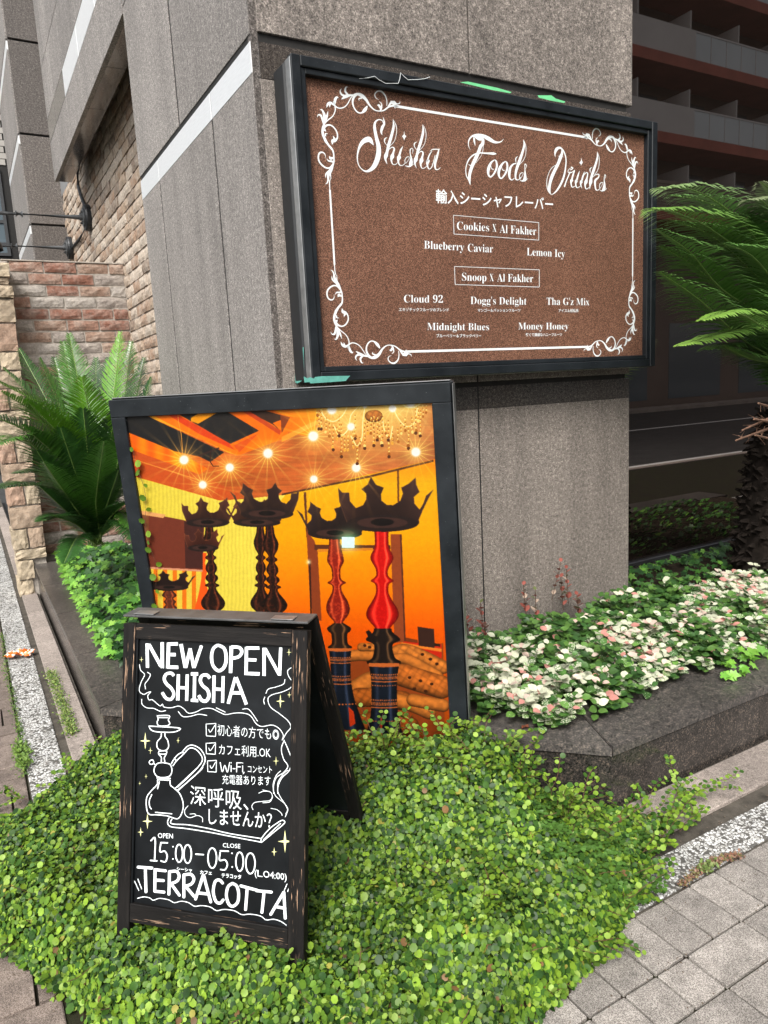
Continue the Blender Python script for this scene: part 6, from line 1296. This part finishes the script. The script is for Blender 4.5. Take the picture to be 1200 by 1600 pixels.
for pts, yt, col, ll, tp in ((((1205, 395), (1140, 330), (1080, 296), (1026, 294)), 1.95, RDK, .19, (.20, .30, .11)), (((1215, 455), (1125, 368), (1060, 334), (1014, 326)), 1.85, RMD, .20, (.13, .26, .04)), (((1215, 520), (1128, 452), (1080, 396), (1026, 358)), 1.9, RMD, .19, S3), (((1220, 545), (1150, 480), (1090, 420), (1032, 385)), 2.05, RDK, .19, RMD), (((1225, 575), (1160, 530), (1095, 470), (1030, 425)), 2.0, RDK, .18, RMD),
                             (((1210, 512), (1140, 520), (1092, 532), (1058, 540)), 1.8, RMD, .10, (.20, .34, .06)), (((1260, 560), (1205, 520), (1150, 488), (1095, 500)), 1.8, RMD, .13, (.18, .32, .05)), (((1240, 420), (1215, 350), (1192, 315), (1166, 312)), 2.0, RDK, .16, (.20, .24, .12)), (((1250, 400), (1225, 340), (1205, 300), (1188, 284)), 2.1, RDK, .16, (.20, .24, .12)), (((1230, 470), (1200, 400), (1160, 350), (1120, 330)), 2.2, RDK, .18, RMD),
                             (((1240, 600), (1210, 570), (1170, 560), (1130, 540)), 2.2, RDK, .15, RMD), (((1300, 420), (1290, 300), (1260, 220), (1225, 180)), 2.3, RMD, .18, RMD), (((1235, 500), (1165, 415), (1105, 365), (1050, 345)), 2.15, RDK, .20, RMD), (((1225, 430), (1160, 350), (1100, 315), (1045, 305)), 2.25, RDK, .20, S3), (((1250, 600), (1200, 560), (1150, 540), (1100, 545)), 2.3, RDK, .17, RMD), (((1250, 520), (1215, 450), (1175, 400), (1130, 380)), 2.0, RMD, .20, S3), (((1380, 450), (1420, 350), (1450, 300), (1490, 280)), 2.0, RMD, .18, RMD), (((1380, 520), (1440, 480), (1500, 470), (1560, 500)), 2.0, RMD, .18, RMD)):
    n_ = len(pts); P_ = [rc+cr.normal(0, .02, 3)]+[L3(p_[0], p_[1], 2.46+(yt-2.46)*(k+1)/n_) for k, p_ in enumerate(pts)]
    frond(P_, rpm, 66, ll*1.22, .0165, col, cr, vee=.14, fwd=-.15, tipc=tp, sagl=.3)
# ================================================================ small things
fl0 = on(975, 1042, 2, .315)
fl = thing('floodlight', 'small black floodlight half buried among the jasmine leaves', 'lamp', tuple(fl0))
ex, ez = unit((.93, .36, .0)), unit((-.25, -.35, 1)); ey = np.cross(ez, ex)
mb = MB(); mb.obox(fl0-ex*.062-ey*.035, ex*.124, ey*.07, ez*.032, .006); obj('housing', mb, BLK, fl)
mb = MB(); mb.obox(fl0-ex*.052-ey*.027+ez*.0325, ex*.104, ey*.054, ez*.002, .0005)
_lens = plain('lens_glass', (.50, .52, .54), .12, .1, 30, 0, .7); obj('lens', mb, _lens, fl)
mb = MB()
for s_ in (-1, 1): mb.tube([fl0+ex*s_*.066+ez*.015, fl0+ex*s_*.07-ez*.03, fl0+ex*s_*.05-ez*.08], .004, 5)
mb.tube([fl0-ez*.06, fl0-ez*.13], .008, 6); obj('bracket', mb, BLK, fl)
for k in range(7):
    mb = MB(); mb.obox(fl0-ex*.05+ex*k*.0155-ey*.041, ex*.004, ey*.006, ez*.026, .0006); obj('cooling_fin', mb, BLK, fl)
# orange snack wrapper on the white strip
wr = on(30, 1024, 2, .012); wm = MB(); NU, NV = 16, 10; wr_ = np.random.default_rng(4)
a_, b_ = unit((.86, -.35, 0)), unit((.35, .86, 0)); G_ = []
for j_ in range(NV+1):
    for i in range(NU+1):
        u, v = i/NU-.5, j_/NV-.5; wv = .012*math.sin(u*17+v*6)+.010*math.sin(v*15-u*7)+wr_.normal(0, .003); G_.append(wr+a_*(u*.155+.006*math.sin(v*14))+b_*(v*.10+.008*math.sin(u*11))+vec(0, 0, .008+abs(wv)*(1.1-abs(u)*1.2)))
wm.add(G_, [(j_*(NU+1)+i, j_*(NU+1)+i+1, (j_+1)*(NU+1)+i+1, (j_+1)*(NU+1)+i) for j_ in range(NV) for i in range(NU)])
b = NB('wrapper_print'); c = b.co((1, 1, 1)); n = b.noise(c, 24, 3, .6)
b.set(b.mix(b.ramp(b.noise(c, 45, 2, .5), [(.56, 0), (.60, 1)]), b.ramp(n, [(.42, (.62, .13, .015)), (.55, (.72, .24, .03)), (.66, (.75, .70, .64))], 'CONSTANT'), (.78, .74, .70)), .25, .6)
tag(obj('snack_wrapper', wm, b.m, None, wr), 'crumpled orange and white snack wrapper lying on the white chip strip', 'litter')
# dead leaf on the coping, grit on the paving
mb = MB(); dl = on(820, 1137, 2, ZC+.004); mb.add([dl+vec(*q) for q in ((-.016, 0, 0), (-.006, .010, .007), (.008, .012, .002), (.018, .002, .009), (.010, -.010, .003), (-.006, -.009, .008))], [(0, 1, 2), (0, 2, 5), (5, 2, 4), (4, 2, 3)])
tag(obj('fallen_leaf', mb, plain('dead_leaf', (.16, .045, .02), .7, .3, 60), None, dl), 'single dry reddish leaf lying on the granite coping', 'leaf')
# moss and little weeds in the joints
wd = np.random.default_rng(77)
def weeds(label, pts, n, size, cols, spread, hmax, name='weeds'):
    P_, F_, N_, S_, C_ = [], [], [], [], []
    for _ in range(n):
        k = wd.integers(len(pts)-1); t = wd.random(); q = np.array(pts[k])*(1-t)+np.array(pts[k+1])*t; q = on(q[0], q[1], 2, .006)+wd.normal(0, 1, 3)*[spread, spread, 0]; th = wd.random()*6.28; el = wd.uniform(.1, 1.1)
        P_.append(q+vec(0, 0, wd.random()**2*hmax)); f = vec(math.cos(th)*math.cos(el), math.sin(th)*math.cos(el), math.sin(el)); F_.append(f); N_.append(unit(vec(-f[0]-.2, -f[1]-.2, 1))); s_ = size*wd.uniform(.6, 1.3); S_.append((s_, s_, s_)); C_.append(np.array(cols[wd.integers(len(cols))])*wd.uniform(.75, 1.2))
    tag(bulk(name, OL, OF, P_, F_, N_, S_, C_, LM_VINE), label, 'weeds', kind='stuff')
weeds('strip of fine green weeds along the foot of the left planter on the kerb', [(78, 1050), (90, 1080), (104, 1120), (112, 1150)], 1500, .010, [(.16, .24, .05), (.10, .18, .035), (.22, .26, .08)], .016, .022)
weeds('fine green weeds growing in the joint beside the brown pavers', [(2, 990), (8, 1040), (22, 1100), (32, 1150), (38, 1215)], 900, .009, [(.09, .17, .03), (.05, .11, .02), (.14, .20, .04)], .010, .018)
weeds('bushier tuft of green weed beside the brown pavers near the creeper', [(30, 1165), (38, 1200)], 360, .014, [(.16, .26, .05), (.10, .18, .03)], .018, .03)
weeds('reddish stonecrop in the joint between white strip and grey pavers', [(1062, 1385), (1085, 1368), (1105, 1352), (1130, 1342), (1155, 1338)], 520, .008, [(.22, .11, .07), (.17, .15, .06), (.26, .16, .11)], .008, .010, 'stonecrop')
weeds('small pale green stonecrop clump on the joint by the grey pavers', [(1098, 1362), (1112, 1352)], 180, .010, [(.15, .22, .06), (.20, .24, .09)], .010, .014, 'stonecrop')
gr = MB()
for _ in range(420):
    s_ = wd.random(); a = wd.uniform(.0, 2.3); y_ = wd.choice([1.21, 1.092, .972, 1.40, 1.455])+wd.normal(0, .012)
    q = vec(wd.uniform(.9, 2.4), y_, .0); r_ = wd.uniform(.0010, .0032); gr.add([q+vec(*v)*r_ for v in ((1, 0, .2), (0, 1, 0), (-1, 0, .3), (0, -1, 0), (0, 0, 1.1))], [(0, 1, 4), (1, 2, 4), (2, 3, 4), (3, 0, 4)])
for _ in range(420):
    q = vec(wd.uniform(-.2, .33), wd.uniform(1.6, 5), .002); r_ = wd.uniform(.0012, .0035); gr.add([q+vec(*v)*r_ for v in ((1, 0, .2), (0, 1, 0), (-1, 0, .3), (0, -1, 0), (0, 0, 1.1))], [(0, 1, 4), (1, 2, 4), (2, 3, 4), (3, 0, 4)])
tag(obj('grit', gr, plain('grit', (.12, .09, .065), .9, .4, 80)), 'loose grit and crumbs scattered on the paving', 'grit', kind='stuff')
